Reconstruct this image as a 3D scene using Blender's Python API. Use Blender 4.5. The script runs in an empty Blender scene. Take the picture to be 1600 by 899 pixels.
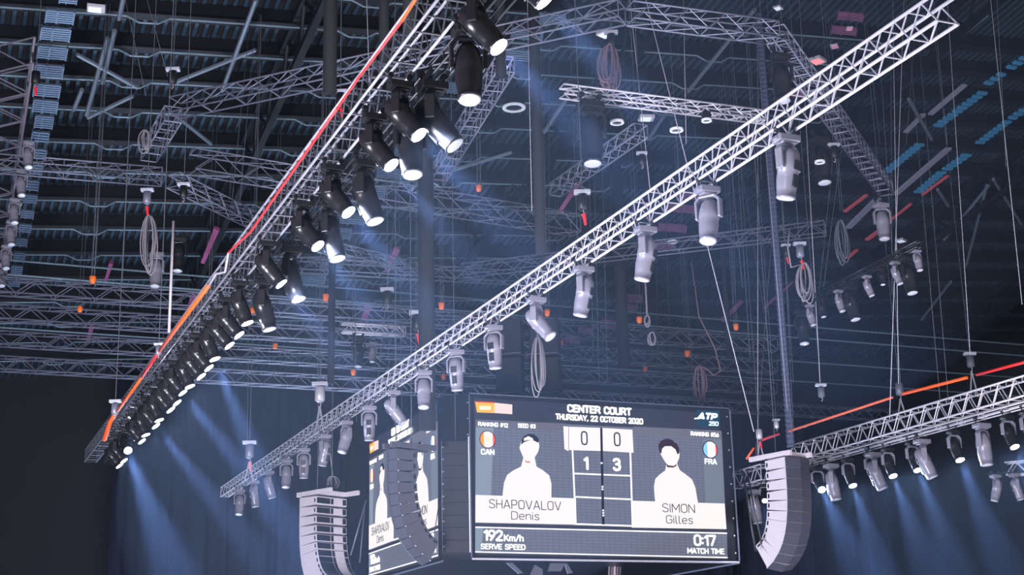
import bpy, math, random
from mathutils import Vector, Matrix, Euler
random.seed(7)
scene = bpy.context.scene
COL = scene.collection
PI = math.pi

# ------------------------------------------------------------------ camera
F, YAW, PITCH, ROLL = 2300.98, 0.391572, 0.273868, -0.023897   # focal length in pixels of a 1600 wide frame
CZ = 9.0
fw = Vector((math.sin(YAW)*math.cos(PITCH), math.cos(YAW)*math.cos(PITCH), math.sin(PITCH)))
r0 = Vector((math.cos(YAW), -math.sin(YAW), 0)); u0 = r0.cross(fw)
RT = math.cos(ROLL)*r0 + math.sin(ROLL)*u0
UP = -math.sin(ROLL)*r0 + math.cos(ROLL)*u0
CAM = Vector((0, 0, CZ))
cd = bpy.data.cameras.new('camera'); cam = bpy.data.objects.new('camera', cd); COL.objects.link(cam)
m = Matrix((RT, UP, -fw)).transposed().to_4x4(); m.translation = CAM
cam.matrix_world = m
cd.sensor_width = 36; cd.lens = 36*F/1600; cd.clip_start = .1; cd.clip_end = 500
scene.camera = cam

# ------------------------------------------------------------------ world, view, light
sv = scene.view_settings
sv.view_transform = 'Standard'; sv.look = 'None'; sv.gamma = 1; sv.use_curve_mapping = False
sv.exposure = 0.0
w = bpy.data.worlds.new('world'); scene.world = w; w.use_nodes = True
w.node_tree.nodes['Background'].inputs[0].default_value = (1.0, 0.84, 0.78, 1)
w.node_tree.nodes['Background'].inputs[1].default_value = 0.22
scene.cycles.use_denoising = True
scene.cycles.max_bounces = 3; scene.cycles.diffuse_bounces = 1; scene.cycles.glossy_bounces = 2
scene.cycles.volume_bounces = 0; scene.cycles.transparent_max_bounces = 4
scene.cycles.caustics_reflective = False; scene.cycles.caustics_refractive = False
scene.cycles.volume_step_rate = 4
scene.cycles.sample_clamp_indirect = 3

def area(name, loc, aim, sx, sy, power, color):
    d = bpy.data.lights.new(name, 'AREA'); d.shape = 'RECTANGLE'; d.size = sx; d.size_y = sy
    d.energy = power; d.color = color
    o = bpy.data.objects.new(name, d); COL.objects.link(o); o.location = loc
    o.rotation_euler = (Vector(aim)-Vector(loc)).to_track_quat('-Z', 'Y').to_euler()
    return o
area('court_bounce_light', (16, 24, .6), (16, 30, 40), 26, 34, 12500, (.88, .87, 1))
area('stand_fill_light', (-7, 14, 6), (20, 40, 18), 6, 6, 10000, (.88, .87, 1))  # unseen fill lamp, added to brighten the metalwork from the left
area('end_fill_light', (9, 56, 4), (20, 45, 34), 10, 6, 4500, (.6, .75, 1))  # unseen cool fill lamp, added to light the roof from below
HAZE = 0.00028

# ------------------------------------------------------------------ helpers
def ray(x, y):
    return fw + RT*((x-800)/F) - UP*((y-449.5)/F)
def at(x, y, X=None, Y=None, Z=None, d=None):
    """World point seen at photo pixel x, y that lies on the world plane X=, Y= or Z= (Z above camera height) or at distance d."""
    v = ray(x, y)
    k = X/v.x if X is not None else Y/v.y if Y is not None else Z/v.z if Z is not None else d/v.length
    return CAM + v*k
def sol(px, X, Z):
    """Point on the line X, Z (Z above camera) whose picture is at column px."""
    a = RT*F - fw*(px-800)
    return Vector((X, -(a.x*X + a.z*Z)/a.y, CZ+Z))
va, vb = ray(-176, 1527).normalized(), ray(5430, 580).normalized()
RN = va.cross(vb).normalized()
if RN.z < 0: RN = -RN
vb = (vb - va*vb.dot(va)).normalized()
RP = at(330, 60, Z=20)
def roof(x, y, off=0):
    """Point of the roof plane (lowered by off) at pixel x, y."""
    v = ray(x, y); return CAM + v*(((RP-CAM).dot(RN)-off)/v.dot(RN))
def roof_z(X, Y):
    return RP.z - ((X-RP.x)*RN.x + (Y-RP.y)*RN.y)/RN.z

def lin(c):
    c = c.lstrip('#'); o = []
    for i in (0, 2, 4):
        s = int(c[i:i+2], 16)/255; o.append(s/12.92 if s <= .04045 else ((s+.055)/1.055)**2.4)
    return (*o, 1)
MATS = {}
def mat(name, color, rough=.5, metal=0., noise=.0, scale=6., emit=None, es=1., bump=0.):
    if name in MATS: return MATS[name]
    m = bpy.data.materials.new(name); m.use_nodes = True; nt = m.node_tree; b = nt.nodes['Principled BSDF']
    col = lin(color) if isinstance(color, str) else (*color, 1)
    b.inputs['Base Color'].default_value = col
    b.inputs['Roughness'].default_value = rough; b.inputs['Metallic'].default_value = metal
    if noise:
        tc = nt.nodes.new('ShaderNodeTexCoord'); n = nt.nodes.new('ShaderNodeTexNoise'); n.inputs['Scale'].default_value = scale
        n.inputs['Detail'].default_value = 4
        mx = nt.nodes.new('ShaderNodeMix'); mx.data_type = 'RGBA'
        mx.inputs[6].default_value = tuple(c*(1-noise) for c in col[:3])+(1,)
        mx.inputs[7].default_value = tuple(min(1, c*(1+noise)) for c in col[:3])+(1,)
        nt.links.new(tc.outputs['Object'], n.inputs['Vector']); nt.links.new(n.outputs['Fac'], mx.inputs[0]); nt.links.new(mx.outputs[2], b.inputs['Base Color'])
        if bump:
            bp = nt.nodes.new('ShaderNodeBump'); bp.inputs['Strength'].default_value = bump
            nt.links.new(n.outputs['Fac'], bp.inputs['Height']); nt.links.new(bp.outputs[0], b.inputs['Normal'])
    if emit:
        b.inputs['Emission Color'].default_value = lin(emit); b.inputs['Emission Strength'].default_value = es
        if es > 0 and name.startswith('screen'): b.inputs['Specular IOR Level'].default_value = .1
    MATS[name] = m; return m
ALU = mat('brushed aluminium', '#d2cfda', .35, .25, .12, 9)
ALU_D = mat('darker aluminium', '#7d8092', .42, .3, .2, 5)  # darker copy of the aluminium for roof trusses and fittings
BLK_T = mat('black truss paint', '#5a5a64', .35, .3, .2, 5)
STEEL = mat('galvanised cable', '#a9a6b0', .5, .3, .1, 20)
STEEL_D = mat('dull cable', '#5f6670', .6, .2, .1, 20)
BLACK = mat('black casing', '#17171a', .45, 0, .2, 8)
BLACK2 = mat('black fabric', '#15151a', .9, 0, .3, 14, bump=.3)
GREY = mat('grey lamp casing', '#8a8795', .3, .15, .12, 7)
GREYD = mat('dark grey lamp casing', '#222226', .28, .15, .15, 7)
GLASS_OFF = mat('frosted lens', '#c9ccd6', .15, 0, .05, 30)
LENS_ON = mat('lit lens', '#ffffff', .3, emit='#eef2ff', es=30)
LENS_DIM = mat('lens rim glow', '#ffffff', .3, emit='#e8ecff', es=3)
ARR_L = mat('pale speaker cabinet paint', '#d8cfd6', .55, 0, .06, 5)
ARR_D = mat('dark speaker cabinet paint', '#4d4d58', .55, 0, .1, 5)
GRILLE = mat('speaker grille cloth', '#444552', .7, .1, .15, 60)
ORANGE = mat('orange fabric', '#ff7a2e', .6, 0, .1, 10, emit='#ff6a20', es=0)
RED = mat('red webbing', '#f0202c', .6, 0, .1, 10)
ROPE = mat('orange safety rope', '#ff5a1c', .6, 0, .05, 10)
PURPLE = mat('steel tinted by pink light', '#9c4d78', .55, .1, .15, 8)  # base colour carries the pink light on the plates
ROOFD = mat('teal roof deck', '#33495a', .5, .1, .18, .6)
BEAM = mat('dark roof steel', '#17171b', .6, .1, .2, 2)
PIPE = mat('pale pipe', '#7f94a2', .45, .2, .1, 4)
CURT = mat('navy curtain cloth', '#181c33', .95, 0, .15, 1.5)
WALLM = mat('charcoal wall', '#201d1c', .95, 0, .05, .5)
COURT = mat('hard court', '#3d5a8c', .6, 0, .05, .3)
CABLE = mat('grey rubber cable', '#8f8a92', .6, 0, .1, 20)
CABLE_P = mat('dusty pink cable', '#8a6f74', .6, 0, .1, 20)

class MB:
    def __init__(s): s.v = []; s.f = []
    def add(s, vs, fs):
        k = len(s.v); s.v += [tuple(p) for p in vs]; s.f += [tuple(i+k for i in f) for f in fs]; return s
    def box(s, c, dx, dy, dz, M=None):
        c = Vector(c); P = [Vector((x*dx/2, y*dy/2, z*dz/2)) for x in (-1, 1) for y in (-1, 1) for z in (-1, 1)]
        if M is not None: P = [M @ p for p in P]
        return s.add([c+p for p in P], [(0,1,3,2),(4,6,7,5),(0,4,5,1),(2,3,7,6),(0,2,6,4),(1,5,7,3)])
    def tube(s, a, b, r, n=6, r2=None):
        a, b = Vector(a), Vector(b); d = b-a
        if d.length < 1e-6: return s
        d.normalize(); x = d.orthogonal().normalized(); y = d.cross(x); r2 = r if r2 is None else r2
        vs = [a+(x*math.cos(2*PI*i/n)+y*math.sin(2*PI*i/n))*r for i in range(n)]+[b+(x*math.cos(2*PI*i/n)+y*math.sin(2*PI*i/n))*r2 for i in range(n)]
        return s.add(vs, [(i, (i+1) % n, n+(i+1) % n, n+i) for i in range(n)]+[tuple(range(n-1, -1, -1)), tuple(range(n, 2*n))])
    def path(s, pts, r, n=6):
        pts = [Vector(p) for p in pts]; k0 = len(s.v); vs = []; x = None
        for i, p in enumerate(pts):
            d = (pts[min(i+1, len(pts)-1)]-pts[max(i-1, 0)])
            d = d.normalized() if d.length > 1e-9 else Vector((0, 0, 1))
            if x is None: x = d.orthogonal().normalized()
            else:
                x = x-d*x.dot(d); x = x.normalized() if x.length > 1e-6 else d.orthogonal().normalized()
            y = d.cross(x)
            vs += [p+(x*math.cos(2*PI*j/n)+y*math.sin(2*PI*j/n))*r for j in range(n)]
        fs = [(i*n+j, i*n+(j+1) % n, (i+1)*n+(j+1) % n, (i+1)*n+j) for i in range(len(pts)-1) for j in range(n)]
        fs += [tuple(range(n-1, -1, -1)), tuple(range((len(pts)-1)*n, len(pts)*n))]
        return s.add(vs, fs)
    def lathe(s, prof, n=16, M=None):
        """prof: (radius, z) pairs from one end to the other, along local z."""
        vs = []
        for r, z in prof:
            for j in range(n):
                p = Vector((r*math.cos(2*PI*j/n), r*math.sin(2*PI*j/n), z)); vs.append(M @ p if M is not None else p)
        fs = [(i*n+j, i*n+(j+1) % n, (i+1)*n+(j+1) % n, (i+1)*n+j) for i in range(len(prof)-1) for j in range(n)]
        fs += [tuple(range(n-1, -1, -1)), tuple(range((len(prof)-1)*n, len(prof)*n))]
        return s.add(vs, fs)
    def prism(s, outline, a, b):
        """outline: list of (p, q); a, b: functions mapping (p, q) to the two end faces."""
        n = len(outline); vs = [a(*o) for o in outline]+[b(*o) for o in outline]
        return s.add(vs, [tuple(range(n)), tuple(range(2*n-1, n-1, -1))]+[(i, n+i, n+(i+1) % n, (i+1) % n) for i in range(n)])
    def build(s, name, material, parent=None, smooth=False, loc=None, bevel=0):
        me = bpy.data.meshes.new(name); me.from_pydata(s.v, [], s.f); me.materials.append(material); me.update()
        if smooth: me.shade_smooth()
        o = bpy.data.objects.new(name, me); COL.objects.link(o)
        if parent: o.parent = parent
        if loc is not None: o.location = loc
        if bevel:
            bm = o.modifiers.new('bevel', 'BEVEL'); bm.width = bevel; bm.segments = 2; bm.limit_method = 'ANGLE'
        return o
def tag(o, label, cat, group=None):
    o['label'] = label; o['category'] = cat
    if group: o['group'] = group
    return o
def thing(name, label, cat, loc=(0, 0, 0), rz=0, group=None):
    o = bpy.data.objects.new(name, None); o.empty_display_size = .2; COL.objects.link(o); o.location = loc; o.rotation_euler = (0, 0, rz)
    return tag(o, label, cat, group)
def struct(o): o['kind'] = 'structure'; return o
ONES = 'first second third fourth fifth sixth seventh eighth ninth tenth eleventh twelfth thirteenth fourteenth fifteenth sixteenth seventeenth eighteenth nineteenth'.split()
TENS = {20: 'twenty', 30: 'thirty', 40: 'forty', 50: 'fifty', 60: 'sixty'}
TENTH = {20: 'twentieth', 30: 'thirtieth', 40: 'fortieth', 50: 'fiftieth', 60: 'sixtieth'}
def nth(i):
    i += 1
    if i < 20: return ONES[i-1]
    return TENTH[i] if i % 10 == 0 else TENS[i//10*10]+'-'+ONES[i % 10-1]

# ------------------------------------------------------------------ setting: floor, walls, roof
struct(MB().box((20, 25, -.1), 110, 95, .2).build('floor', mat('dark hall floor', '#1b1b20', .7, 0, .1, .3)))
ct = tag(MB().box((16.5, 30, .012), 11, 23.8, .02).build('tennis_court', COURT), 'blue hard tennis court on the arena floor below the scoreboard', 'court')
struct(MB().box((20, 72.2, 20), 110, .3, 40).build('wall_back', WALLM))
struct(MB().box((-14, 36, 20), .3, 72, 40).build('wall_left', WALLM))
struct(MB().box((62, 36, 20), .3, 72, 40).build('wall_right', WALLM))

def rp(a, b, off=0):
    return RP + va*a + vb*b - RN*off
# corrugated deck: ridges run along va
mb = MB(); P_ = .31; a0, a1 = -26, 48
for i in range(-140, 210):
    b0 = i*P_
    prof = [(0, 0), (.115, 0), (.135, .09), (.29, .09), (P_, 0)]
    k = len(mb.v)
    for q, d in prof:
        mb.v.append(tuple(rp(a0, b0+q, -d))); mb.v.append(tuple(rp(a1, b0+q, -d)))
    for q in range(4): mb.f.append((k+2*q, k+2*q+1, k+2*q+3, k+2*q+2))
deck = struct(mb.build('ceiling', ROOFD)); deck.data.materials.append(mat('shaded deck troughs', '#191b20', .9, 0, .2, 1))  # webs and troughs get a dark colour in place of their shade
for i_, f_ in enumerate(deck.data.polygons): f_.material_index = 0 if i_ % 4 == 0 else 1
# purlins: deep dark beams along vb, with a pale pipe under each
n_trim = 1
pur = [(250, -60), (250, -8), (250, 45), (250, 95), (250, 142), (250, 193), (250, 238), (250, 283), (250, 327), (250, 367), (250, 405), (250, 440), (250, 472), (250, 502), (250, 530)]
PURA = []
for k, (x, y) in enumerate(pur):
    p = roof(x, y+10); a = (p-RP).dot(va); PURA.append(a)
    q = MB()
    e1, e2 = rp(a, -48, .3), rp(a, 62, .3); M = Matrix((va, vb, RN)).transposed()
    q.box((e1+e2)/2, .16, 110, .5, M); q.box((e1+e2)/2-RN*.25, .34, 110, .05, M)
    struct(q.build('trim_%d' % n_trim, BEAM)); n_trim += 1
# main roof girders along va
for b in (-30, -19, -8.5, 2.2, 13, 24, 35, 46):
    q = MB(); e1, e2 = rp(a0, b, 1.6), rp(a1, b, 1.6); M = Matrix((va, vb, RN)).transposed()
    q.box((e1+e2)/2, (e2-e1).length, .22, .2, M); q.box((e1+e2)/2+RN*1.2, (e2-e1).length, .3, .25, M)
    n = int((a1-a0)/2.2)
    for i in range(n):
        s0 = a0+i*2.2
        q.tube(rp(s0, b, 1.6), rp(s0+1.1, b, .4), .06, 5); q.tube(rp(s0+1.1, b, .4), rp(s0+2.2, b, 1.6), .06, 5)
    struct(q.build('trim_%d' % n_trim, mat('grey blue girder', '#14171c', .5, .2, .2, 2))); n_trim += 1
# pipes with little jogs below the purlins
PIPES = []
for k, a in enumerate(PURA):
    q = []; b = -13.6
    while b < (17 if k > 4 else 19):
        q += [rp(a-.25, b, 0.75), rp(a-.25, b+4.4, 0.75), rp(a-.25, b+4.75, 0.95), rp(a-.25, b+5.3, 0.95), rp(a-.25, b+5.65, 0.75)]; b += 6.3
    o = MB().path(q, .03, 6).build('water_pipe', PIPE)
    tag(o, 'thin pale pipe with small bends under the roof, %s from the near end' % nth(k), 'pipe', 'pipes below the roof beams')
# diagonal wind braces on the roof
BR = [((268, 131), (400, 78)), ((120, 85), (215, 137)), ((137, 184), (208, 150)), ((278, 183), (330, 225)), ((160, 130), (179, 48)), ((186, 30), (194, -10)),
      ((347, 142), (400, 0)), ((1075, 143), (1140, 62)), ((1140, 62), (1180, 14)), ((850, 207), (885, 155)), ((1015, 215), (1040, 177)), ((1435, 110), (1543, 23)),
      ((1385, 158), (1432, 118)), ((1475, 375), (1545, 290)), ((1510, 415), (1542, 290)), ((1420, 155), (1456, 218)), ((708, 266), (800, 238)),
      ((1552, 280), (1596, 350)), ((1465, 296), (1482, 322)), ((1440, 500), (1486, 440)), ((640, 300), (700, 235)), ((135, 180), (168, 60)), ((115, 172), (128, 140))]
for k, ((x1, y1), (x2, y2)) in enumerate(BR):
    o = MB().tube(roof(x1, y1, 1.3), roof(x2, y2, 1.3), .07, 6).build('roof_brace', mat('pale brace steel', '#7c8794', .45, .3, .15, 3))
    tag(o, 'slim pale steel brace rod below the roof deck, %s along the roof' % nth(k), 'brace', 'roof braces')

# skylight strips of blue slats
SKY = mat('daylight strip glass', '#3f7fa8', .3, emit='#3a7ba6', es=.16)
SKYD = mat('dim strip glass', '#8a8a9a', .4, emit='#55556a', es=.22)
REDS = mat('red marked strip', '#b8545c', .5, emit='#a84048', es=.2)
for k, (x1, y1, x2, y2, wd, mt, slat) in enumerate([
        (1458, 198, 1534, 142, 9, SKY, 1), (1537, 132, 1566, 112, 8, SKY, 1), (1572, 107, 1612, 80, 9, SKY, 1), (1524, 225, 1572, 188, 8, SKY, 1), (1575, 186, 1625, 152, 8, SKY, 1),
        (1378, 270, 1434, 224, 9, SKY, 1), (1428, 302, 1468, 268, 9, SKY, 1), (1472, 266, 1508, 240, 9, SKY, 1),
        (1450, 180, 1504, 134, 5, SKYD, 0), (1395, 305, 1478, 233, 6, SKYD, 0), (1320, 358, 1366, 312, 7, SKYD, 0), (1412, 208, 1440, 180, 5, SKYD, 0),
        (1352, 376, 1376, 358, 4, REDS, 0), (1318, 332, 1352, 306, 3, REDS, 0), (1385, 350, 1422, 320, 2, REDS, 0), (1440, 306, 1480, 276, 2, REDS, 0), (1322, 405, 1337, 392, 3, REDS, 0)]):
    A, B = roof(x1, y1, .8), roof(x2, y2, .8); C = roof(x1+wd*.6, y1+wd*.8, .8); d = (B-A); L = d.length; d.normalize()
    s_ = (C-A)-d*(C-A).dot(d); q = MB()
    n = int(L/.26) if slat else 1
    for i in range(n):
        p0 = A+d*(L*i/n); p1 = A+d*(L*(i+(.55 if slat else 1))/n)
        vs = [p0, p1, p1+s_, p0+s_]; q.add(vs+[v+RN*.08 for v in vs], [(0, 1, 2, 3), (7, 6, 5, 4), (0, 4, 5, 1), (1, 5, 6, 2), (2, 6, 7, 3), (3, 7, 4, 0)])
    struct(q.build('window_%d' % (k+1), mt))

# ------------------------------------------------------------------ curtains at the far end
YC = 70.0
def curtain(x0, x1, label, amp=.22, ztop=24.2):
    q = MB(); n = int((x1-x0)/.11); ph = random.random()*6
    for i in range(n+1):
        x = x0+(x1-x0)*i/n
        y = YC+amp*math.sin(x*5.2+ph)+amp*.5*math.sin(x*2.3+ph*2)+.06*math.sin(x*13)
        q.v += [(x, y, .2), (x, y-.0, ztop)]
    for i in range(n): q.f.append((2*i, 2*i+1, 2*i+3, 2*i+2))
    o = q.build('stage_curtain', CURT, smooth=True)
    sol_ = o.modifiers.new('thickness', 'SOLIDIFY'); sol_.thickness = .03
    return tag(o, label, 'curtain', 'navy curtains at the far end of the hall')
xs = [8.6, 11.3, 14.0, 16.4, 19.6, 23.5, 27.5, 31.5, 36.5, 41.5, 46.5, 52.]
for i in range(len(xs)-1):
    curtain(xs[i]+.02, xs[i+1]-.02, 'navy pleated curtain, %s panel from the dark wall beside the black truss' % nth(i))

# ------------------------------------------------------------------ trusses
def truss(A, B, wd, ht, step, label, mt=ALU, rc=.024, rb=.011, bottom='N', top='N', side='V', name='lighting_truss', group=None, lat_mt=None):
    """Box truss whose lower centre line runs from A to B; parts: four chords and one lattice per face."""
    A, B = Vector(A), Vector(B); d = (B-A); L = d.length; d.normalize()
    s = d.cross(Vector((0, 0, 1))).normalized(); up = s.cross(d)
    t = thing(name, label, 'truss', A, 0, group)
    pt = lambda x, sx, z: d*x + s*(sx*wd/2) + up*(z*ht)
    for sx in (-1, 1):
        for z in (0, 1): MB().tube(pt(0, sx, z), pt(L, sx, z), rc, 8).build('chord', mt, t, True)
    n = max(2, round(L/step)); st = L/n
    def face(f, kind, nm):
        q = MB(); P = []
        for i in range(n):
            x0, x1 = i*st, (i+1)*st; xm = (x0+x1)/2
            if kind == 'V': P += [f(x0, 0), f(xm, 1)]
            elif kind == 'N': P += [f(x0, 0), f(x0, 1)]
            elif kind == 'H': P += [f(x0, i % 2), f(x0, 1-i % 2)]
        P += [f(L, 0), f(L, 1)] if kind != 'H' else [f(L, n % 2), f(L, 1-n % 2)]
        k0 = 0
        for p0, p1 in zip(P, P[1:]): q.tube(p0, p1, rb*(1.3 if kind == 'H' else 1), 5)
        q.build(nm, lat_mt or mt, t)
    face(lambda x, k: pt(x, 1-2*k, 0), bottom, 'bottom_lattice')
    face(lambda x, k: pt(x, 1-2*k, 1), top, 'top_lattice')
    face(lambda x, k: pt(x, -1, k), side, 'side_lattice'); face(lambda x, k: pt(x, 1, k), side, 'side_lattice')
    return t

H = 7.2
XM, XL, XR = 10.47, 5.1, 26.35
pa, pb = sol(1497, XM, H), sol(357, XM, H)
truss(pa-Vector((.14, 0, 0)), pb-Vector((.14, 0, 0)), .28, .33, .5, 'long bright silver box truss running diagonally above the scoreboard, with grey moving heads below', ALU, .022, .0105, 'N', 'N', 'V', lat_mt=mat('shaded aluminium brace', '#b3b1bd', .4, .25, .15, 9))  # lattice shadow is put into the darker brace colour
pa2, pb2 = sol(800, XL, H), sol(150, XL, H)
truss(pa2-Vector((.16, 0, 0)), pb2-Vector((.16, 0, 0)), .34, .36, .42, 'long black box truss carrying the row of bright white spotlights', mat('highlit black truss tube', '#9a9aa6', .3, .3, .2, 5), .02, .011, 'H', 'N', 'V', lat_mt=BLK_T)  # highlights along the black chords are put into the pale tube colour
# trays beside the black truss
o = MB()
truss(pa2+Vector((.34, 0, -.02)), pb2+Vector((.34, 0, -.02)), .2, .14, .9, 'narrow black lamp bar beside the black box truss above the white spotlights', mat('black lattice paint', '#26262b', .35, .3, .2, 5), .014, .01, 'H', 'H', 'H', name='lamp_bar')
ra, rb_ = sol(1243, XR, H), sol(1640, XR, H)
truss(at(535, 519, Z=12.6), at(632, 525, Z=12.6), .3, .3, .6, 'short bright silver truss piece behind the tilted steel wire', ALU, .04, .02, name='roof_truss')
truss(ra, rb_, .5, .5, .62, 'silver box truss beside the pale speaker stack with lit moving heads beneath', ALU, .03, .016, 'H', 'N', 'V')
truss(ra+Vector((.1, 0, -.2)), rb_+Vector((.1, 0, -.2)), .26, .1, .9, 'thin silver lamp ladder fixed below the short silver truss', ALU, .02, .012, 'H', 'H', 'H', name='lamp_bar')
truss(sol(1150, XR-.3, H-.4), sol(1200, XR-.3, H-.4), .5, .5, .62, 'short silver truss end behind the pale speaker stack', ALU, .028, .015)
RD = dict(name='roof_truss')
ZT = 15.0
TR = [
 ((-60, 262), (252, 287), .5, .42, 1.0, 'H', 'dark truss with a ladder-like underside beside the slatted catwalk', ALU_D, ZT),
 ((272, 180), (972, 32), .5, .42, 1.05, 'H', 'grey box truss with ladder underside rising behind the red rope to the hanging cable bundle', ALU_D, ZT),
 ((232, 252), (270, 190), .45, .42, .6, 'H', 'short steep grey truss joining two roof trusses beside the red chain hoist', ALU_D, ZT),
 ((985, 34), (1212, 64), .45, .42, 1.0, 'N', 'grey double-tube truss above the hanging cable bundle', ALU_D, ZT),
 ((1212, 66), (1385, 305), .45, .42, .55, 'H', 'grey ladder truss descending behind the silver truss past the pink floodlight', ALU_D, ZT),
 ((270, 292), (412, 362), .45, .42, .8, 'N', 'dark truss sloping from the hoist cluster down to the black truss', ALU_D, ZT),
 ((500, 392), (655, 428), .4, .36, .8, 'N', 'small grey truss meeting the ladder truss behind the brightest spotlights', ALU_D, ZT),
 ((430, 421), (862, 446), .5, .42, .95, 'H', 'grey truss with ladder underside in front of the two dark upright ducts', ALU_D, ZT),
 ((724, 432), (1290, 366), .45, .42, 1.0, 'H', 'long thin grey truss passing behind the silver truss to the coiled cables', ALU_D, ZT),
 ((680, 292), (790, 112), .45, .42, .62, 'H', 'steep dark ladder truss right behind the ring-shaped lamp', ALU_D, ZT),
 ((868, 306), (1002, 213), .42, .36, .6, 'H', 'short dark ladder truss ending at the pale rigging box', ALU_D, ZT),
 ((878, 150), (1192, 190), .3, .24, .6, 'V', 'slim silver truss with small round lamps below the cable bundle', ALU, 13.5),
 ((300, 268), (900, 366), .6, .62, 1.5, 'V', 'large zigzag truss crossing behind the row of spotlights', ALU_D, ZT),
 ((1574, 744), (1640, 738), .4, .4, .6, 'V', 'small silver truss corner near the two small lamps by the dark wall', ALU, 6.4),
]
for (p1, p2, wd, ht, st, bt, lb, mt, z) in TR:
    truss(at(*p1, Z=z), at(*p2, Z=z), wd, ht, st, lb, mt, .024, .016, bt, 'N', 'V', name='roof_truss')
# rows of trusses running across the hall
ZR = 13.2
def xrow(x, y, xa, xb, wd, ht, st, lb, mt=ALU_D, z=ZR, **k):
    p = at(x, y, Z=z); X0 = at(xa, 0, Y=p.y).x; 
    def xat(px): # X on this row seen at column px
        a = RT*F - fw*(px-800); return -(a.y*p.y + a.z*z)/a.x
    return truss((xat(xa), p.y, p.z), (xat(xb), p.y, p.z), wd, ht, st, lb, mt, bottom='N', side='V', name='roof_truss', **k)
xrow(150, 587, -40, 1420, .55, .5, 1.1, 'long pale truss along the top of the navy curtains', ALU_D, 12.6, rc=.035, rb=.02)
xrow(150, 549, -40, 1210, .55, .5, 1.25, 'cross truss next above the curtain truss', rc=.03, rb=.02)
xrow(150, 510, -40, 1210, .55, .5, 1.25, 'cross truss second above the curtain truss', rc=.03, rb=.02)
xrow(150, 470, -40, 1210, .55, .5, 1.25, 'cross truss third above the curtain truss, highest of the rows', rc=.03, rb=.018)
for k, (yy, z) in enumerate([(522, 14.5), (485, 14.5), (440, 15), (418, 15.5)]):
    p = at(150, yy, Z=z)
    o = MB().tube((p.x-16, p.y, p.z), (p.x+46, p.y, p.z), .035, 6).build('steel_pipe', PIPE)
    tag(o, 'straight grey pipe between the cross trusses, %s from the curtain truss' % nth(k), 'pipe', 'pipes between the cross trusses')

# ------------------------------------------------------------------ moving heads
def lamp_proto(grey, lit, name='moving_head_light'):
    cs = GREY if grey and not lit else GREYD; ys = GREY if grey else GREYD
    root = bpy.data.objects.new(name, None); COL.objects.link(root); root.empty_display_size = .1
    q = MB(); q.box((0, 0, -.05), .30, .22, .09); q.box((0, 0, -.105), .2, .17, .03); q.box((0, .0, -.05), .33, .1, .05); b = q.build('base', cs if grey else BLACK, root, bevel=.015)
    for s in (-1, 1): MB().tube((s*.125, 0, -.01), (s*.125, 0, .07), .014, 6).tube((s*.125, -.03, .085), (s*.125, .03, .085), .035, 8).build('clamp', BLACK, root)
    # yoke: U of flat bars, axis along local x, pivot at z=-.36
    q = MB(); out = [(-.185, -.46), (-.19, -.2), (-.12, -.125), (.12, -.125), (.19, -.2), (.185, -.46), (.145, -.46), (.15, -.215), (.10, -.16), (-.10, -.16), (-.15, -.215), (-.145, -.46)]
    n = len(out)
    for sgn, wdt in ((-1, .055), (1, .055)): q.v += [(x, sgn*wdt, z) for x, z in out]
    q.f = [(0, 1, 10, 11), (1, 2, 9, 10), (2, 3, 8, 9), (3, 4, 7, 8), (4, 5, 6, 7)]
    q.f += [tuple(i+n for i in reversed(f)) for f in q.f[:5]] + [(i, n+i, n+(i+1) % n, (i+1) % n) for i in range(n)]
    yk = q.build('yoke', ys, root, bevel=.012)
    prof = [(.04, .24), (.085, .225), (.118, .17), (.138, .06), (.14, -.04), (.132, -.05), (.136, -.15), (.124, -.28), (.112, -.36), (.118, -.364), (.118, -.39), (.104, -.392)]
    hd = MB().lathe(prof, 18).build('head', cs, root, True); hd.location = (0, 0, -.42)
    q = MB(); q.lathe([(.106, -.388), (.106, -.4), (.08, -.405), (.03, -.408)], 18)
    ln = q.build('lens', LENS_ON if lit else GLASS_OFF, hd, True)
    q = MB(); q.box((0, -.138, .02), .12, .02, .12); q.build('vent', GREYD if grey else BLACK, hd, bevel=.005)
    MB().box((0, -.128, -.18), .10, .03, .16).build('control_panel', GREYD, hd, bevel=.01)
    return root
PROTO = {}
used_proto = set()
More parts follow.
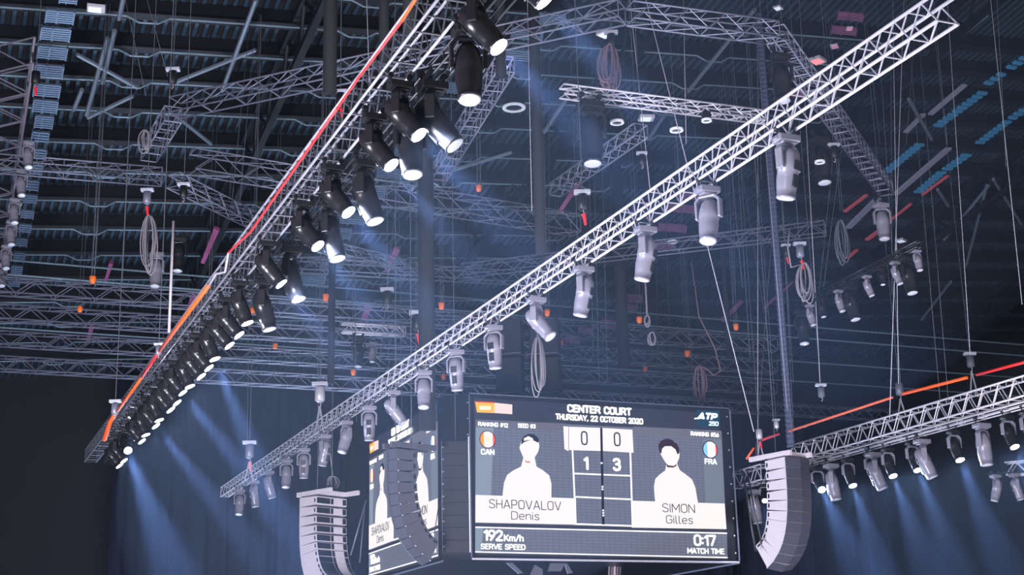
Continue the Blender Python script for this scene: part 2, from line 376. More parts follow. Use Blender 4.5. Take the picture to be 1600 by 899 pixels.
def lamp(p, pan, tilt, label, group, grey=True, lit=False, scale=1., power=0, cone=16, z0=0):
    key = (grey, lit)
    if key not in PROTO: PROTO[key] = lamp_proto(grey, lit)
    src = PROTO[key]
    if key in used_proto:
        r = src.copy(); COL.objects.link(r)
        for ch in src.children:
            c = ch.copy(); COL.objects.link(c); c.parent = r
            for g in ch.children:
                d = g.copy(); COL.objects.link(d); d.parent = c
    else: r = src; used_proto.add(key)
    r.location = p; r.scale = (scale,)*3
    for c in r.children:
        if c.name.startswith('yoke'): c.rotation_euler = (0, 0, pan)
        if c.name.startswith('head'):
            c.rotation_euler = Euler((tilt, 0, pan), 'XYZ')
            hdo = c
    tag(r, label, 'stage light', group)
    if power:
        M = Matrix.Rotation(pan, 3, 'Z') @ Matrix.Rotation(tilt, 3, 'X')
        dirn = M @ Vector((0, 0, -1))
        L = bpy.data.lights.new('spot', 'SPOT'); L.energy = power; L.spot_size = math.radians(cone); L.spot_blend = .6; L.color = (.38, .56, 1); L.shadow_soft_size = .08
        o = bpy.data.objects.new('beam_light', L); COL.objects.link(o)
        o.location = Vector(p)+Vector((0, 0, -.42*scale))+dirn*.43*scale
        o.rotation_euler = dirn.to_track_quat('-Z', 'Y').to_euler()
        if power < 2000: return r
        G = bpy.data.lights.new('spill', 'SPOT'); G.energy = 380 if power > 2000 else 90; G.spot_size = math.radians(165); G.spot_blend = .5; G.color = (.62, .74, 1); G.shadow_soft_size = .1
        g = bpy.data.objects.new('lamp_spill', G); COL.objects.link(g); g.location = o.location+dirn*.04; g.rotation_euler = o.rotation_euler
    return r
def pan_tilt(dx, dy, dz):
    """pan and tilt that point the head along (dx, dy, dz)."""
    v = Vector((dx, dy, dz)).normalized()
    # head dir = Rz(pan) * (0, sin t, -cos t)
    t = math.acos(max(-1, min(1, -v.z))); return math.atan2(-v.x, v.y), t
RH = Vector((math.cos(YAW), -math.sin(YAW), 0)); FH = Vector((math.sin(YAW), math.cos(YAW), 0))
def aim(right, down, away):
    v = RH*right + FH*away - Vector((0, 0, down)); return pan_tilt(*v)

ML = [(1228, -.14, .15), (1105, -.12, .1), (1008, -.22, .1), (912, -.22, .12), (838, .75, .2), (771, 0.05, .1), (712, .05, .15), (662, .0, .1), (614, .75, .1), (577, .0, .12),
      (541, -.25, .1), (508, -.2, .1), (475, .0, .1), (448, .0, .1), (420, .3, .1), (397, .15, .1), (375, -.0, .1)]
for i, (px, rt, aw) in enumerate(ML):
    p = sol(px, XM-.14, H-.1)
    if i % 3 == 1: pn, tl = aim(rt, 1, -aw-.1)
    else: pn, tl = aim(rt, 1, aw)
    lamp(p, pn, tl, 'grey unlit moving-head spotlight under the diagonal silver truss, %s from the near end' % nth(i), 'moving heads under the silver truss', True, False, 1.06)

LITL = [(852, 3), (780, 72), (655, 213), (612, 260), (545, 330), (497, 385), (440, 442), (387, 505), (374, 524), (359, 542), (336, 562), (327, 574), (315, 590), (297, 606), (286, 617), (277, 631), (267, 641),
        (249, 656), (244, 667), (228, 680), (222, 692), (200, 705), (194, 720), (187, 729)]
BIG = {0, 1, 2, 3, 4, 5, 6, 10, 14, 18, 21}
for i, (px, py) in enumerate(LITL):
    flip = .0
    if i == 21: pn, tl = aim(.45, .75, -.7)
    elif i in (2, 3, 4, 5, 1): pn, tl = aim(.6, .8, -.18)
    elif i in (7, 10, 13, 17, 19): pn, tl = aim(.38, .9, .02)
    else: pn, tl = aim(.6, .75, .04)
    M = Matrix.Rotation(pn, 3, 'Z') @ Matrix.Rotation(tl, 3, 'X'); dirn = M @ Vector((0, 0, -1))
    off = Vector((0, 0, -.42*.95))+dirn*.4*.95          # lens relative to the lamp base
    drop = .05
    # lamp base hangs at x = XL + e: find e so that the lens shows at (px, py)
    best = None
    for e10 in range(-4, 14):
        e = e10*.07
        Lp = sol(px, XL+e+off.x, H-.15+off.z)
        v = Lp-CAM; yy = 449.5-F*v.dot(UP)/v.dot(fw)
        if best is None or abs(yy-py) < best[0]: best = (abs(yy-py), e, Lp)
    p = best[2]-off
    lamp(p, pn, tl, 'lit white spotlight on the black truss, %s lit one from the near end' % nth(i), 'lit spotlights under the black truss', False, True, .95,
         power=(13000 if i < 8 else 45000) if i in BIG else 900, cone=20 if i < 8 else 15)
DARKL = [(731, 40, 0.03, -.2), (676, 118, .75, -.1), (640, 150, .1, -.2), (571, 240, .35, -.1), (516, 305, .3, -.1), (455, 370, .35, -.1), (412, 420, .3, 0)]
for i, (px, py, rt, aw) in enumerate(DARKL):
    pn, tl = aim(rt, 1, aw)
    lamp(sol(px, XL+(.12 if i == 0 else .25), H-.12), pn, tl, 'black unlit moving head between the lit spotlights, %s unlit one from the near end' % nth(i), 'unlit heads under the black truss', False, False, 1.1)
LITR = [1279, 1327, 1362, 1389, 1427, 1492, 1576, 1606]
for i, px in enumerate(LITR):
    pn, tl = aim(.12, .8, -.34) if i else aim(.1, .7, -.7)
    lamp(sol(px-3, XR+.1, H-.3), pn, tl, 'lit spotlight under the silver truss beside the speaker stack, %s lit one from it' % nth(i), 'lit spotlights under the short silver truss', True, True, 1.1, power=15000, cone=24)
OFFR = [(1298, .15), (1364, .35), (1440, .4), (1533, .05), (1178, .1)]
for i, (px, rt) in enumerate(OFFR):
    pn, tl = aim(rt, 1, -.05)
    lamp(sol(px, XR+.1, H-.32 if i < 4 else H-.5), pn, tl, ['grey unlit moving head next to the pale speaker stack', 'grey unlit moving head between the second and third lit spotlights', 'grey unlit moving head tilted beside the fifth lit spotlight', 'large grey unlit moving head hanging straight down near the hall side', 'white moving head hanging behind the frame of the pale speaker stack'][i],
         'unlit heads under the short silver truss', True, False, 1.4)
tag(MB().tube(at(1540, 741, Z=6.3), at(1640, 735, Z=6.3), .02, 6).build('steel_pipe', GREYD), 'thin dark pipe carrying the two small heads by the dark wall', 'pipe')
for i, (px, py, z) in enumerate([(1555, 742, 6.25), (1585, 740, 6.25)]):
    pn, tl = aim((-.3, .3)[i], 1, 0)
    lamp(at(px, py, Z=z), pn, tl, ['small grey moving head hanging alone before the dark wall', 'small grey moving head below the truss corner by the dark wall'][i], 'small heads by the dark wall', True, False, 1.)
pn, tl = aim(-.1, .7, -.6)
lamp(sol(1193, XR-.5, H-.55), pn, tl, 'small lit lamp peeping out behind the pale side of the speaker stack', 'lit spotlights under the short silver truss', True, True, .8, power=2500, cone=24)
# tie rods of the speaker stacks
for lb, a_, b_, dd, rr in [('dark slanted tie rod from the frame down to the pale curved stack, outer one', (1160, 735), (1181, 862), 40, .028), ('dark slanted tie rod from the frame down to the pale curved stack, inner one', (1167, 735), (1190, 850), 40, .022),
        ('slanted grey tie rod behind the speaker stack seen from the rear', (572, 782), (548, 868), 44, .022), ('straight grey tie rod beside the speaker stack seen from the rear', (570, 790), (562, 880), 44, .014),
        ('thin black tie rod between the dark curved stack and the side screen', (690, 762), (679, 832), 36.5, .012)]:
    tag(MB().tube(at(*a_, d=dd), at(*b_, d=dd-.3), rr, 6).build('tie_rod', GREYD if 'black' in lb or 'dark' in lb else ALU_D, None, True), lb, 'tie rod')
# dark heads high in the roof
for i, (px, py, z, sc, rt, lb) in enumerate([(922, 160, 13.3, 1.9, 0, 'large dark moving head below the hanging cable bundle'), (1218, 85, 14.6, 1.5, 0, 'dark moving head where two roof trusses meet by the pink floodlight'),
        (1280, 215, 14.2, 1.6, .05, 'dark moving head behind the silver truss near its bend of roof truss'), (1376, 318, 13, 1.3, 0, 'grey moving head at the lower end of the ladder truss'),
        (245, 395, 13, 1.3, 0, 'grey moving head hanging under the coiled cables beside the long white pole'), (560, 528, 12.4, 1.3, 0, 'dark moving head behind the tilted steel wire above the curtain truss'),
        (582, 535, 12.4, .9, 0, 'small pale lamp beside the dark moving head above the curtain truss'), (280, 370, 13.2, 1.3, 0, 'dark moving head with white bracket beside the long white pole'), (800, 540, 12, 1.6, 0, 'dusty moving head beside the black equipment racks')]):
    pn, tl = aim(rt, 1, -.1)
    lamp(at(px, py, Z=z), pn, tl, lb, 'single heads among the roof trusses', i in (3, 4, 6, 8), False, sc)

# round ring lamps
def ring_lamp(px, py, z, r, lb, lit=.0):
    t = thing('round_lamp', lb, 'lamp', at(px, py, Z=z))
    MB().lathe([(r*.4, .3*r+.2), (r*.9, .2), (r, .02), (r, 0), (r*.93, 0)], 24).build('housing', GREYD, t, True)
    q = MB(); n = 28; vs = []
    for j in range(n):
        a = 2*PI*j/n
        for rr, zz in ((r*.72, 0), (r*1.02, 0), (r*1.02, .05), (r*.72, .05)): vs.append((rr*math.cos(a), rr*math.sin(a), zz-.03))
    q.add(vs, [(j*4+k, j*4+(k+1) % 4, ((j+1) % n)*4+(k+1) % 4, ((j+1) % n)*4+k) for j in range(n) for k in range(4)])
    q.build('rim', mat('pale ring', '#dfe3ea', .4, 0, .05, 10, emit='#cfd6e2', es=.25), t)
ring_lamp(803, 168, 18, .36, 'round lamp with a pale ring rim under the roof beside the brightest spotlight')
ring_lamp(926, 209, 12.8, .12, 'small round lamp at the mouth of the large dark head')
ring_lamp(964, 191, 13, .16, 'small round grey lamp under the slim silver truss, nearer the cable bundle')
ring_lamp(1057, 203, 13, .16, 'small round grey lamp under the slim silver truss, nearer the diagonal truss')
ring_lamp(1104, 188, 13, .12, 'small round lamp with a thin bright rim under the slim truss end')
ring_lamp(1281, 253, 13.2, .13, 'round lamp rim under the dark head behind the silver truss')
ring_lamp(1050, 378, 15.5, .2, 'white oval lamp glowing below the thin truss')

# ------------------------------------------------------------------ scoreboard
YF = 42.0
c_tl, c_tr = at(735, 617, Y=YF), at(1141, 641, Y=YF+.0)
c_bl, c_br = at(737, 871, Y=YF), at(1155, 884, Y=YF)
X0, X1 = c_bl.x, c_br.x
Zt, Zb = (c_tl.z+c_tr.z)/2, (c_bl.z+c_br.z)/2
UD = Vector((X1-X0, 0, (c_tr.z+c_br.z-c_tl.z-c_bl.z)/2)).normalized()   # the board hangs very slightly out of level
sb = thing('scoreboard', 'large hanging video scoreboard cube showing the tennis score', 'scoreboard', (X0, YF, c_bl.z))
SO = Vector((X0, YF, c_bl.z)); Wd = (Vector((X1, YF, SO.z))-SO).length; Ht = c_tl.z-c_bl.z
up = Vector((0, 0, 1))
def fl(x, y):
    """Board face coordinates (metres from its lower corner) of photo pixel x, y."""
    p = at(x, y, Y=YF)-SO; return p.x, p.z - p.x*UD.z/UD.x
def face_frame(o, ux):
    n = ux.cross(up)  # points out of the face for ux running left to right
    return o, ux, n
sx = Wd
# chamfer and left face
c = 0
while True:
    q_ = Vector((X0-c, YF+c, SO.z)); v = q_-CAM; xx = 800+F*v.dot(RT)/v.dot(fw)
    if xx <= 693 or c > 4: break
    c += .02
XLF = X0-c; YL0 = YF+c
Yl = YL0
while True:
    v = Vector((XLF, Yl, SO.z))-CAM; xx = 800+F*v.dot(RT)/v.dot(fw)
    if xx <= 577 or Yl > 75: break
    Yl += .05
FRAME = mat('black board frame', '#1d1d24', .4, .1, .15, 4)
def S(px_col, es=1.): return mat('screen '+px_col+str(es), '#050505', .5, emit=px_col, es=es)
q = MB()
foot = [(0, 0), (Wd, 0), (Wd+.05, .1), (Wd+.05, Yl-YF), (-c, Yl-YF), (-c, c)]
q.prism(foot, lambda x, y: (x, y+.06, -.04), lambda x, y: (x, y+.06, Ht+.05)); q.build('cabinet', FRAME, sb)
# visible rail edges, bolts
q = MB(); q.tube((0, -.02, -.05), (Wd, -.02, -.05+0), .035, 6); q.build('bottom_rail', ALU, sb)
q = MB(); q.tube((0, -.02, Ht+.04), (Wd, -.02, Ht+.04), .02, 6); q.build('top_rail', ALU_D, sb)
q = MB(); q.tube((Wd+.02, 0, 0), (Wd+.02, 0, Ht), .03, 6); q.build('corner_rail', ALU_D, sb)
q = MB(); q.tube((0, 0, 0), (0, 0, Ht), .02, 6); q.build('corner_rail', ALU_D, sb)
q = MB(); q.tube((Wd+.03, .05, -.06), (Wd+.03, Yl-YF, -.06), .03, 6); q.tube((-c, c, -.06), (-c, Yl-YF, -.06), .03, 6); q.build('underside_rail', ALU_D, sb)
for i in range(9):
    MB().lathe([(.028, 0), (.028, .02)], 8, Matrix.Rotation(PI/2, 3, 'X')).build('bolt', ALU, sb, loc=(Wd-.13+.0*i, -.03, .25+i*(Ht-.5)/8))
for i in range(10):
    MB().lathe([(.02, 0), (.02, .02)], 8, Matrix.Rotation(PI/2, 3, 'X')).build('bolt', ALU, sb, loc=(-.05, -.01+.05, .25+i*(Ht-.5)/9))

RO = [(0, .22), (.06, .06), (.18, 0), (.34, 0), (.46, .06), (.52, .22), (.52, .78), (.46, .94), (.34, 1), (.18, 1), (.06, .94), (0, .78), (0, .22)]
GLYPH = {
 'O': ([RO], .52), '0': ([RO], .52), 'D': ([[(0, 0), (0, 1), (.28, 1), (.44, .93), (.52, .76), (.52, .24), (.44, .07), (.28, 0), (0, 0)]], .52),
 'C': ([[(.52, .74), (.47, .93), (.34, 1), (.18, 1), (.06, .94), (0, .78), (0, .22), (.06, .06), (.18, 0), (.34, 0), (.47, .07), (.52, .26)]], .52),
 'G': ([[(.52, .78), (.46, .94), (.34, 1), (.18, 1), (.06, .94), (0, .78), (0, .22), (.06, .06), (.18, 0), (.34, 0), (.46, .06), (.52, .22), (.52, .46), (.3, .46)]], .52),
 'E': ([[(.46, 1), (0, 1), (0, 0), (.46, 0)], [(0, .52), (.4, .52)]], .46), 'F': ([[(.46, 1), (0, 1), (0, 0)], [(0, .5), (.4, .5)]], .46),
 'N': ([[(0, 0), (0, 1), (.54, 0), (.54, 1)]], .54), 'T': ([[(0, 1), (.52, 1)], [(.26, 1), (.26, 0)]], .52), 'I': ([[(0, 0), (0, 1)]], .02),
 'R': ([[(0, 0), (0, 1), (.32, 1), (.46, .93), (.5, .74), (.46, .56), (.32, .48), (0, .48)], [(.28, .48), (.52, 0)]], .52),
 'P': ([[(0, 0), (0, 1), (.32, 1), (.46, .93), (.5, .72), (.46, .52), (.32, .44), (0, .44)]], .5),
 'B': ([[(0, 0), (0, 1), (.3, 1), (.44, .93), (.47, .76), (.42, .6), (.3, .53), (0, .53)], [(.3, .53), (.46, .46), (.51, .27), (.46, .07), (.3, 0), (0, 0)]], .51),
 'U': ([[(0, 1), (0, .22), (.06, .06), (.18, 0), (.34, 0), (.46, .06), (.52, .22), (.52, 1)]], .52), 'H': ([[(0, 0), (0, 1)], [(.52, 0), (.52, 1)], [(0, .5), (.52, .5)]], .52),
 'S': ([[(.5, .84), (.41, .97), (.26, 1), (.1, .96), (.02, .82), (.04, .64), (.18, .54), (.38, .46), (.5, .34), (.51, .17), (.41, .04), (.25, 0), (.09, .03), (0, .16)]], .52),
 'Y': ([[(0, 1), (.29, .42), (.58, 1)], [(.29, .42), (.29, 0)]], .58), 'A': ([[(0, 0), (.27, 1), (.31, 1), (.58, 0)], [(.09, .3), (.49, .3)]], .58), 'V': ([[(0, 1), (.27, 0), (.31, 0), (.58, 1)]], .58),
 'K': ([[(0, 0), (0, 1)], [(.5, 1), (0, .42)], [(.16, .58), (.54, 0)]], .54), 'M': ([[(0, 0), (0, 1), (.33, .3), (.66, 1), (.66, 0)]], .66), 'L': ([[(0, 1), (0, 0), (.44, 0)]], .44),
 '1': ([[(0, .8), (.22, 1), (.22, 0)]], .24), '2': ([[(.01, .8), (.08, .95), (.22, 1), (.36, .97), (.47, .85), (.47, .68), (.38, .5), (0, .03), (0, 0), (.5, 0)]], .5),
 '3': ([[(.02, .84), (.1, .96), (.25, 1), (.4, .96), (.47, .82), (.46, .66), (.36, .55), (.2, .53)], [(.36, .55), (.48, .44), (.5, .24), (.42, .06), (.25, 0), (.1, .03), (0, .17)]], .5),
 '5': ([[(.46, 1), (.05, 1), (.02, .52), (.14, .6), (.3, .6), (.44, .52), (.5, .34), (.46, .12), (.34, 0), (.16, 0), (.0, .12)]], .5),
 '6': ([[(.36, 1), (.08, .52), (0, .32), (.04, .1), (.17, 0), (.34, 0), (.47, .1), (.5, .3), (.45, .5), (.32, .6), (.16, .58), (.05, .46)]], .5),
 '7': ([[(0, 1), (.5, 1), (.5, .95), (.18, 0)]], .5), '9': ([[(.14, 0), (.42, .46), (.5, .68), (.46, .9), (.33, 1), (.16, 1), (.03, .9), (0, .7), (.05, .5), (.18, .4), (.34, .42), (.45, .54)]], .5),
 ',': ([[(.04, .1), (.0, -.1)]], .06), ':': ([[(.03, .18), (.03, .22)], [(.03, .68), (.03, .72)]], .08), '/': ([[(0, -.05), (.4, 1.05)]], .4), '#': ([[(.12, 0), (.2, 1)], [(.34, 0), (.42, 1)], [(.02, .32), (.52, .32)], [(.04, .68), (.54, .68)]], .54),
 'e': ([[(0, .36), (.42, .36), (.42, .5), (.34, .66), (.2, .7), (.07, .64), (0, .5), (0, .2), (.07, .05), (.22, 0), (.4, .06)]], .42), 'n': ([[(0, 0), (0, .7)], [(0, .52), (.1, .66), (.24, .7), (.36, .64), (.41, .5), (.41, 0)]], .41),
 'i': ([[(0, 0), (0, .7)], [(0, .9), (0, .95)]], .03), 'l': ([[(0, 1), (0, .1), (.07, 0), (.13, 0)]], .13), 'h': ([[(0, 0), (0, 1)], [(0, .52), (.1, .66), (.24, .7), (.36, .64), (.41, .5), (.41, 0)]], .41),
 's': ([[(.36, .6), (.28, .69), (.16, .7), (.04, .64), (.02, .5), (.1, .4), (.28, .32), (.38, .22), (.34, .06), (.2, 0), (.06, .03), (0, .1)]], .38),
 'm': ([[(0, 0), (0, .7)], [(0, .52), (.1, .67), (.22, .7), (.31, .62), (.33, .5), (.33, 0)], [(.33, .52), (.43, .67), (.55, .7), (.64, .62), (.66, .5), (.66, 0)]], .66)}
GREYS = '#5b6070'
def screen(o, ux, nrm, k):
    """One LED face: o its lower corner, ux along it; k scales the width of the front layout."""
    R = Matrix((ux, up, nrm)).transposed().to_4x4()
    root = bpy.data.objects.new('led_screen', None); COL.objects.link(root); root.parent = sb
    def plate(name, pts, mt, dpt, par=None):
        n = len(pts); qq = MB()
        vs = [(x*k, y, dpt) for x, y in pts]+[(x*k, y, dpt-.012) for x, y in pts]
        qq.add(vs, [tuple(range(n)), tuple(range(2*n-1, n-1, -1))]+[(i, n+i, n+(i+1) % n, (i+1) % n) for i in range(n)])
        ob = qq.build(name, mt); ob.parent = par or scr; return ob
    def quad(name, a, b, c_, d, mt, dpt): return plate(name, [fl(*d), fl(*c_), fl(*b), fl(*a)], mt, dpt)
    def rect(name, x0, y0, x1, y1, mt, dpt):   # pixel box following the face's own perspective
        (u0, v0), (u1, v1) = fl(x0, y0), fl(x1, y1); return plate(name, [(u0, v1), (u1, v1), (u1, v0), (u0, v0)], mt, dpt)
    u0, vtop = fl(739, 622); u1, _ = fl(1137, 876); vb_ = fl(739, 868)[1]
    # the screen plane itself (part), with a fine LED line pattern
    m_ = MATS.get('screen base')
    if not m_:
        m_ = bpy.data.materials.new('screen base'); MATS['screen base'] = m_; m_.use_nodes = True; nt = m_.node_tree; b = nt.nodes['Principled BSDF']
        b.inputs['Base Color'].default_value = (.004, .004, .005, 1)
        tc = nt.nodes.new('ShaderNodeTexCoord'); wv = nt.nodes.new('ShaderNodeTexWave'); wv.bands_direction = 'Y'; wv.inputs['Scale'].default_value = 5
        mr = nt.nodes.new('ShaderNodeMapRange'); mr.inputs[3].default_value = .75; mr.inputs[4].default_value = 1.15
        mr2 = nt.nodes.new('ShaderNodeVectorMath'); mr2.operation = 'SCALE'; mr2.inputs[0].default_value = lin('#2a2c3c')[:3]
        nt.links.new(tc.outputs['Object'], wv.inputs['Vector']); nt.links.new(wv.outputs['Fac'], mr.inputs[0]); nt.links.new(mr.outputs[0], mr2.inputs['Scale'])
        nt.links.new(mr2.outputs[0], b.inputs['Emission Color']); b.inputs['Emission Strength'].default_value = 1
    nn = [(u0, vb_), (u1, vb_), (u1, vtop), (u0, vtop)]
    bpy.data.objects.remove(root)
    qq = MB(); vs = [(x*k, y, .02) for x, y in nn]+[(x*k, y, 0) for x, y in nn]
    qq.add(vs, [(0, 1, 2, 3), (7, 6, 5, 4), (0, 4, 5, 1), (1, 5, 6, 2), (2, 6, 7, 3), (3, 7, 4, 0)])
    scr = qq.build('led_screen', m_); scr.parent = sb
    M = R.copy(); M.translation = o-SO
    scr.matrix_local = M
    # slate picture panel with LED joints
    ms = MATS.get('screen slate')
    if not ms:
        ms = bpy.data.materials.new('screen slate'); MATS['screen slate'] = ms; ms.use_nodes = True; nt = ms.node_tree; b = nt.nodes['Principled BSDF']
        b.inputs['Base Color'].default_value = (.004, .004, .005, 1)
        tc = nt.nodes.new('ShaderNodeTexCoord'); br = nt.nodes.new('ShaderNodeTexBrick'); br.offset = 0; br.inputs['Scale'].default_value = 2.6
        br.inputs['Color1'].default_value = lin('#696e81'); br.inputs['Color2'].default_value = lin('#6d7184'); br.inputs['Mortar'].default_value = lin('#5d6173'); br.inputs['Mortar Size'].default_value = .03
        nt.links.new(tc.outputs['Object'], br.inputs['Vector']); nt.links.new(br.outputs['Color'], b.inputs['Emission Color']); b.inputs['Emission Strength'].default_value = 1
    quad('picture_area', (742, 657), (1127, 676), (1135, 829), (742, 818), ms, .03)
    quad('picture_edge', (742, 668), (770, 669), (766, 780), (742, 779), S('#8b97a8'), .035)
    quad('picture_edge', (1098, 688), (1127, 690), (1132, 790), (1102, 788), S('#77808f'), .035)
    quad('header_strip', (742, 656), (884, 663), (884, 674), (742, 668), S('#6a6a78'), .036)
    quad('header_strip', (990, 668), (1126, 675), (1126.5, 688), (990, 681), S('#6e6e7c'), .036)
    # sponsor badge
    quad('badge', (741, 629), (771, 630), (771, 646), (744, 645), S('#ffb236', 1.2), .036)
    quad('badge', (771, 630), (799, 633), (799, 648), (771, 646), S('#f6dcd6', 1.1), .036)
    quad('badge_edge', (740, 627.5), (771, 629), (771, 630.5), (740, 629), S('#e0181c', 1.2), .037)
    # white fields
    W_ = S('#ece5e4', 1.2); WB = S('#ffffff', 1.3)
    quad('name_field', (742, 774), (899, 780), (900, 821), (742, 817), W_, .04)
    quad('name_field', (986, 784), (1132, 789), (1135, 829), (987, 826), W_, .04)
    quad('score_field', (879, 667), (887, 668), (887, 706), (881, 703), W_, .04)
    quad('score_field', (888, 668), (937, 670), (938, 706), (888, 704.5), W_, .04)
    quad('score_field', (940, 670), (987, 673), (989, 709), (941, 706), W_, .04)
    for (a, b_, th) in [((893.5, 705), (899, 821), 2.2), ((984, 708), (988, 826), 2.2)]:
        quad('score_grid_line', (a[0]-th/2, a[1]), (a[0]+th/2, a[1]), (b_[0]+th/2, b_[1]), (b_[0]-th/2, b_[1]), WB, .042)
    for (a, b_, th) in [((894, 741), (984, 745), 2.2), ((896, 777.5), (986, 782), 2.2), ((897, 820), (988, 823.5), 2.4)]:
        quad('score_grid_line', (a[0], a[1]-th/2), (b_[0], b_[1]-th/2), (b_[0], b_[1]+th/2), (a[0], a[1]+th/2), WB, .042)
    quad('centre_bar', (936.5, 670), (940, 670), (944, 821), (940, 821), S('#08080c'), .043)
    for (x, y) in [(939, 725), (940.4, 762), (940.4, 766), (941.6, 799), (941.8, 803), (942, 807)]:
        quad('score_dot', (x-1.3, y-1.3), (x+1.3, y-1.3), (x+1.3, y+1.3), (x-1.3, y+1.3), WB, .046)
    # footer strip
    quad('footer', (742, 825), (1136, 836), (1137, 872), (742, 862), ms, .03)
    quad('footer_line', (742, 823.5), (1136, 834.5), (1136, 836.5), (742, 825.5), WB, .04)
    quad('footer_line', (742, 862), (1137, 872.5), (1137, 874.5), (742, 864), WB, .04)
    quad('footer_glow', (742, 826), (754, 826.4), (752, 861.8), (742, 861.6), S('#8d9cae'), .035)
    # flags
    def disc(cx, cy, r, mt, dpt, nm, a0=0, a1=2*PI, sy=1.):
        u, v = fl(cx, cy); du = abs(fl(cx+r, cy)[0]-u)
        n = 24; pts = [(u+du*math.cos(a0+(a1-a0)*i/n), v+du*1.05*math.sin(a0+(a1-a0)*i/n)) for i in range(n + (0 if a1-a0 > 6 else 1))]
        plate(nm, pts, mt, dpt)
    disc(760.5, 687.5, 12.6, S('#5a1218'), .044, 'flag_rim'); disc(760.5, 687.5, 11.4, S('#f4ece8', 1.1), .048, 'flag')
    disc(760.5, 687.5, 11.4, S('#ff9a2a', 1.2), .05, 'flag_band', PI*.68, PI*1.32); disc(760.5, 687.5, 11.4, S('#f05a3a', 1.1), .05, 'flag_band', -PI*.25, PI*.25)
    disc(760.5, 687.5, 3, S('#f8e8b0', 1.1), .052, 'flag_mark')
    disc(1109, 704.5, 11.8, S('#1a1a3a'), .044, 'flag_rim'); disc(1109, 704.5, 10.6, S('#f6f0f2', 1.1), .048, 'flag')
    disc(1109, 704.5, 10.6, S('#8fd0f2', 1.1), .05, 'flag_band', PI*.64, PI*1.36); disc(1109, 704.5, 10.6, S('#f0584e', 1.1), .05, 'flag_band', -PI*.22, PI*.22)
    # lettering
    def text(s, x, y, cap, mt, width, th=.17, dpt=.055, shear=0., nm='lettering'):
        """x, y: pixel of the middle of the baseline; cap: capital height in pixels; width: total width in pixels."""
        u, v = fl(x, y); hh = abs(fl(x, y-cap)[1]-v); ww = abs(fl(x+width/2, y)[0]-fl(x-width/2, y)[0])
        segs = []; cx = 0.
        for ch in s:
            if ch == ' ': cx += .42; continue
            g, gw = GLYPH[ch]
            for line in g: segs += [((p[0]+cx, p[1]), (q_[0]+cx, q_[1])) for p, q_ in zip(line, line[1:])]
            cx += gw+.17
        cx -= .17; sxx = (ww-th*hh)/(cx*hh); qq = MB(); t2 = th*hh/2
        for p, q_ in segs:
            a_ = Vector(((p[0]-cx/2)*hh*sxx+shear*p[1]*hh, p[1]*(hh-2*t2)+t2)); b_ = Vector(((q_[0]-cx/2)*hh*sxx+shear*q_[1]*hh, q_[1]*(hh-2*t2)+t2))
            d = b_-a_; L = d.length
            if L < 1e-6: d = Vector((1, 0)); L = 1
            else: d = d/L
            n_ = Vector((-d.y, d.x))
            o6 = [a_-d*t2*.7+n_*t2*.7, a_+n_*t2, b_+n_*t2, b_+d*t2*.7+n_*t2*.7, b_+d*t2*.7-n_*t2*.7, b_-n_*t2, a_-n_*t2, a_-d*t2*.7-n_*t2*.7][::-1]
            qq.add([((p_.x+u)*k, p_.y+v, dpt) for p_ in o6]+[((p_.x+u)*k, p_.y+v, dpt-.01) for p_ in o6], [tuple(range(8)), tuple(range(15, 7, -1))])
        ob = qq.build(nm, mt); ob.parent = scr
    T = S('#fffefe', 1.6); DK = S('#2c2c34')
    text('CENTER COURT', 936, 648.5, 12.5, T, 101, .23); text('THURSDAY, 22 OCTOBER 2020', 936, 661, 9.6, T, 137, .22)
    text('ATP', 1104, 658, 11, S('#e8fbff', 1.8), 30, .27, shear=.25); text('250', 1114, 667.5, 7, S('#dff8ff', 1.6), 15, .2, shear=.1)
    quad('logo_stroke', (1084, 655), (1100, 654), (1100, 656), (1084, 657), S('#dff8ff', 1.6), .05)
    quad('logo_ground', (1088, 642), (1124, 644), (1125, 670), (1089, 669), S('#173f58'), .028)
    text('RANKING #12', 769, 667.8, 6.8, T, 47, .18); text('SEED #3', 821.5, 670, 6.8, T, 28, .18); text('RANKING #56', 1100.5, 684, 6.8, T, 44, .18)
    text('CAN', 760.5, 711.5, 9, T, 21, .19); text('FRA', 1110, 727.8, 9, T, 19, .19)
    text('0', 912, 697, 22, DK, 10.5, .1); text('0', 963.5, 699, 22, DK, 10.5, .1)
    text('1', 915, 736, 21, T, 8, .19); text('3', 963, 738, 21, T, 13, .19)
    text('SHAPOVALOV', 820, 797, 14.2, DK, 113, .085); text('Denis', 820, 813.5, 13, DK, 44, .085)
    text('SIMON', 1060, 803, 13.8, DK, 51, .085); text('Gilles', 1061.5, 820.5, 13, DK, 42, .085)
    text('192', 770, 846.5, 18, T, 31, .19); text('Km/h', 802, 847.3, 11, T, 31, .2); text('SERVE SPEED', 785.5, 859.8, 9, T, 70, .19)
    text('0:17', 1101.5, 855.5, 18, T, 35, .19); text('MATCH TIME', 1103, 867.8, 9, T, 58, .19)
    for i in range(6):
        quad('badge_mark', (748+i*3, 635), (750+i*3, 635), (750+i*3, 641), (748+i*3, 641), S('#fff0d8', 1.4), .042)
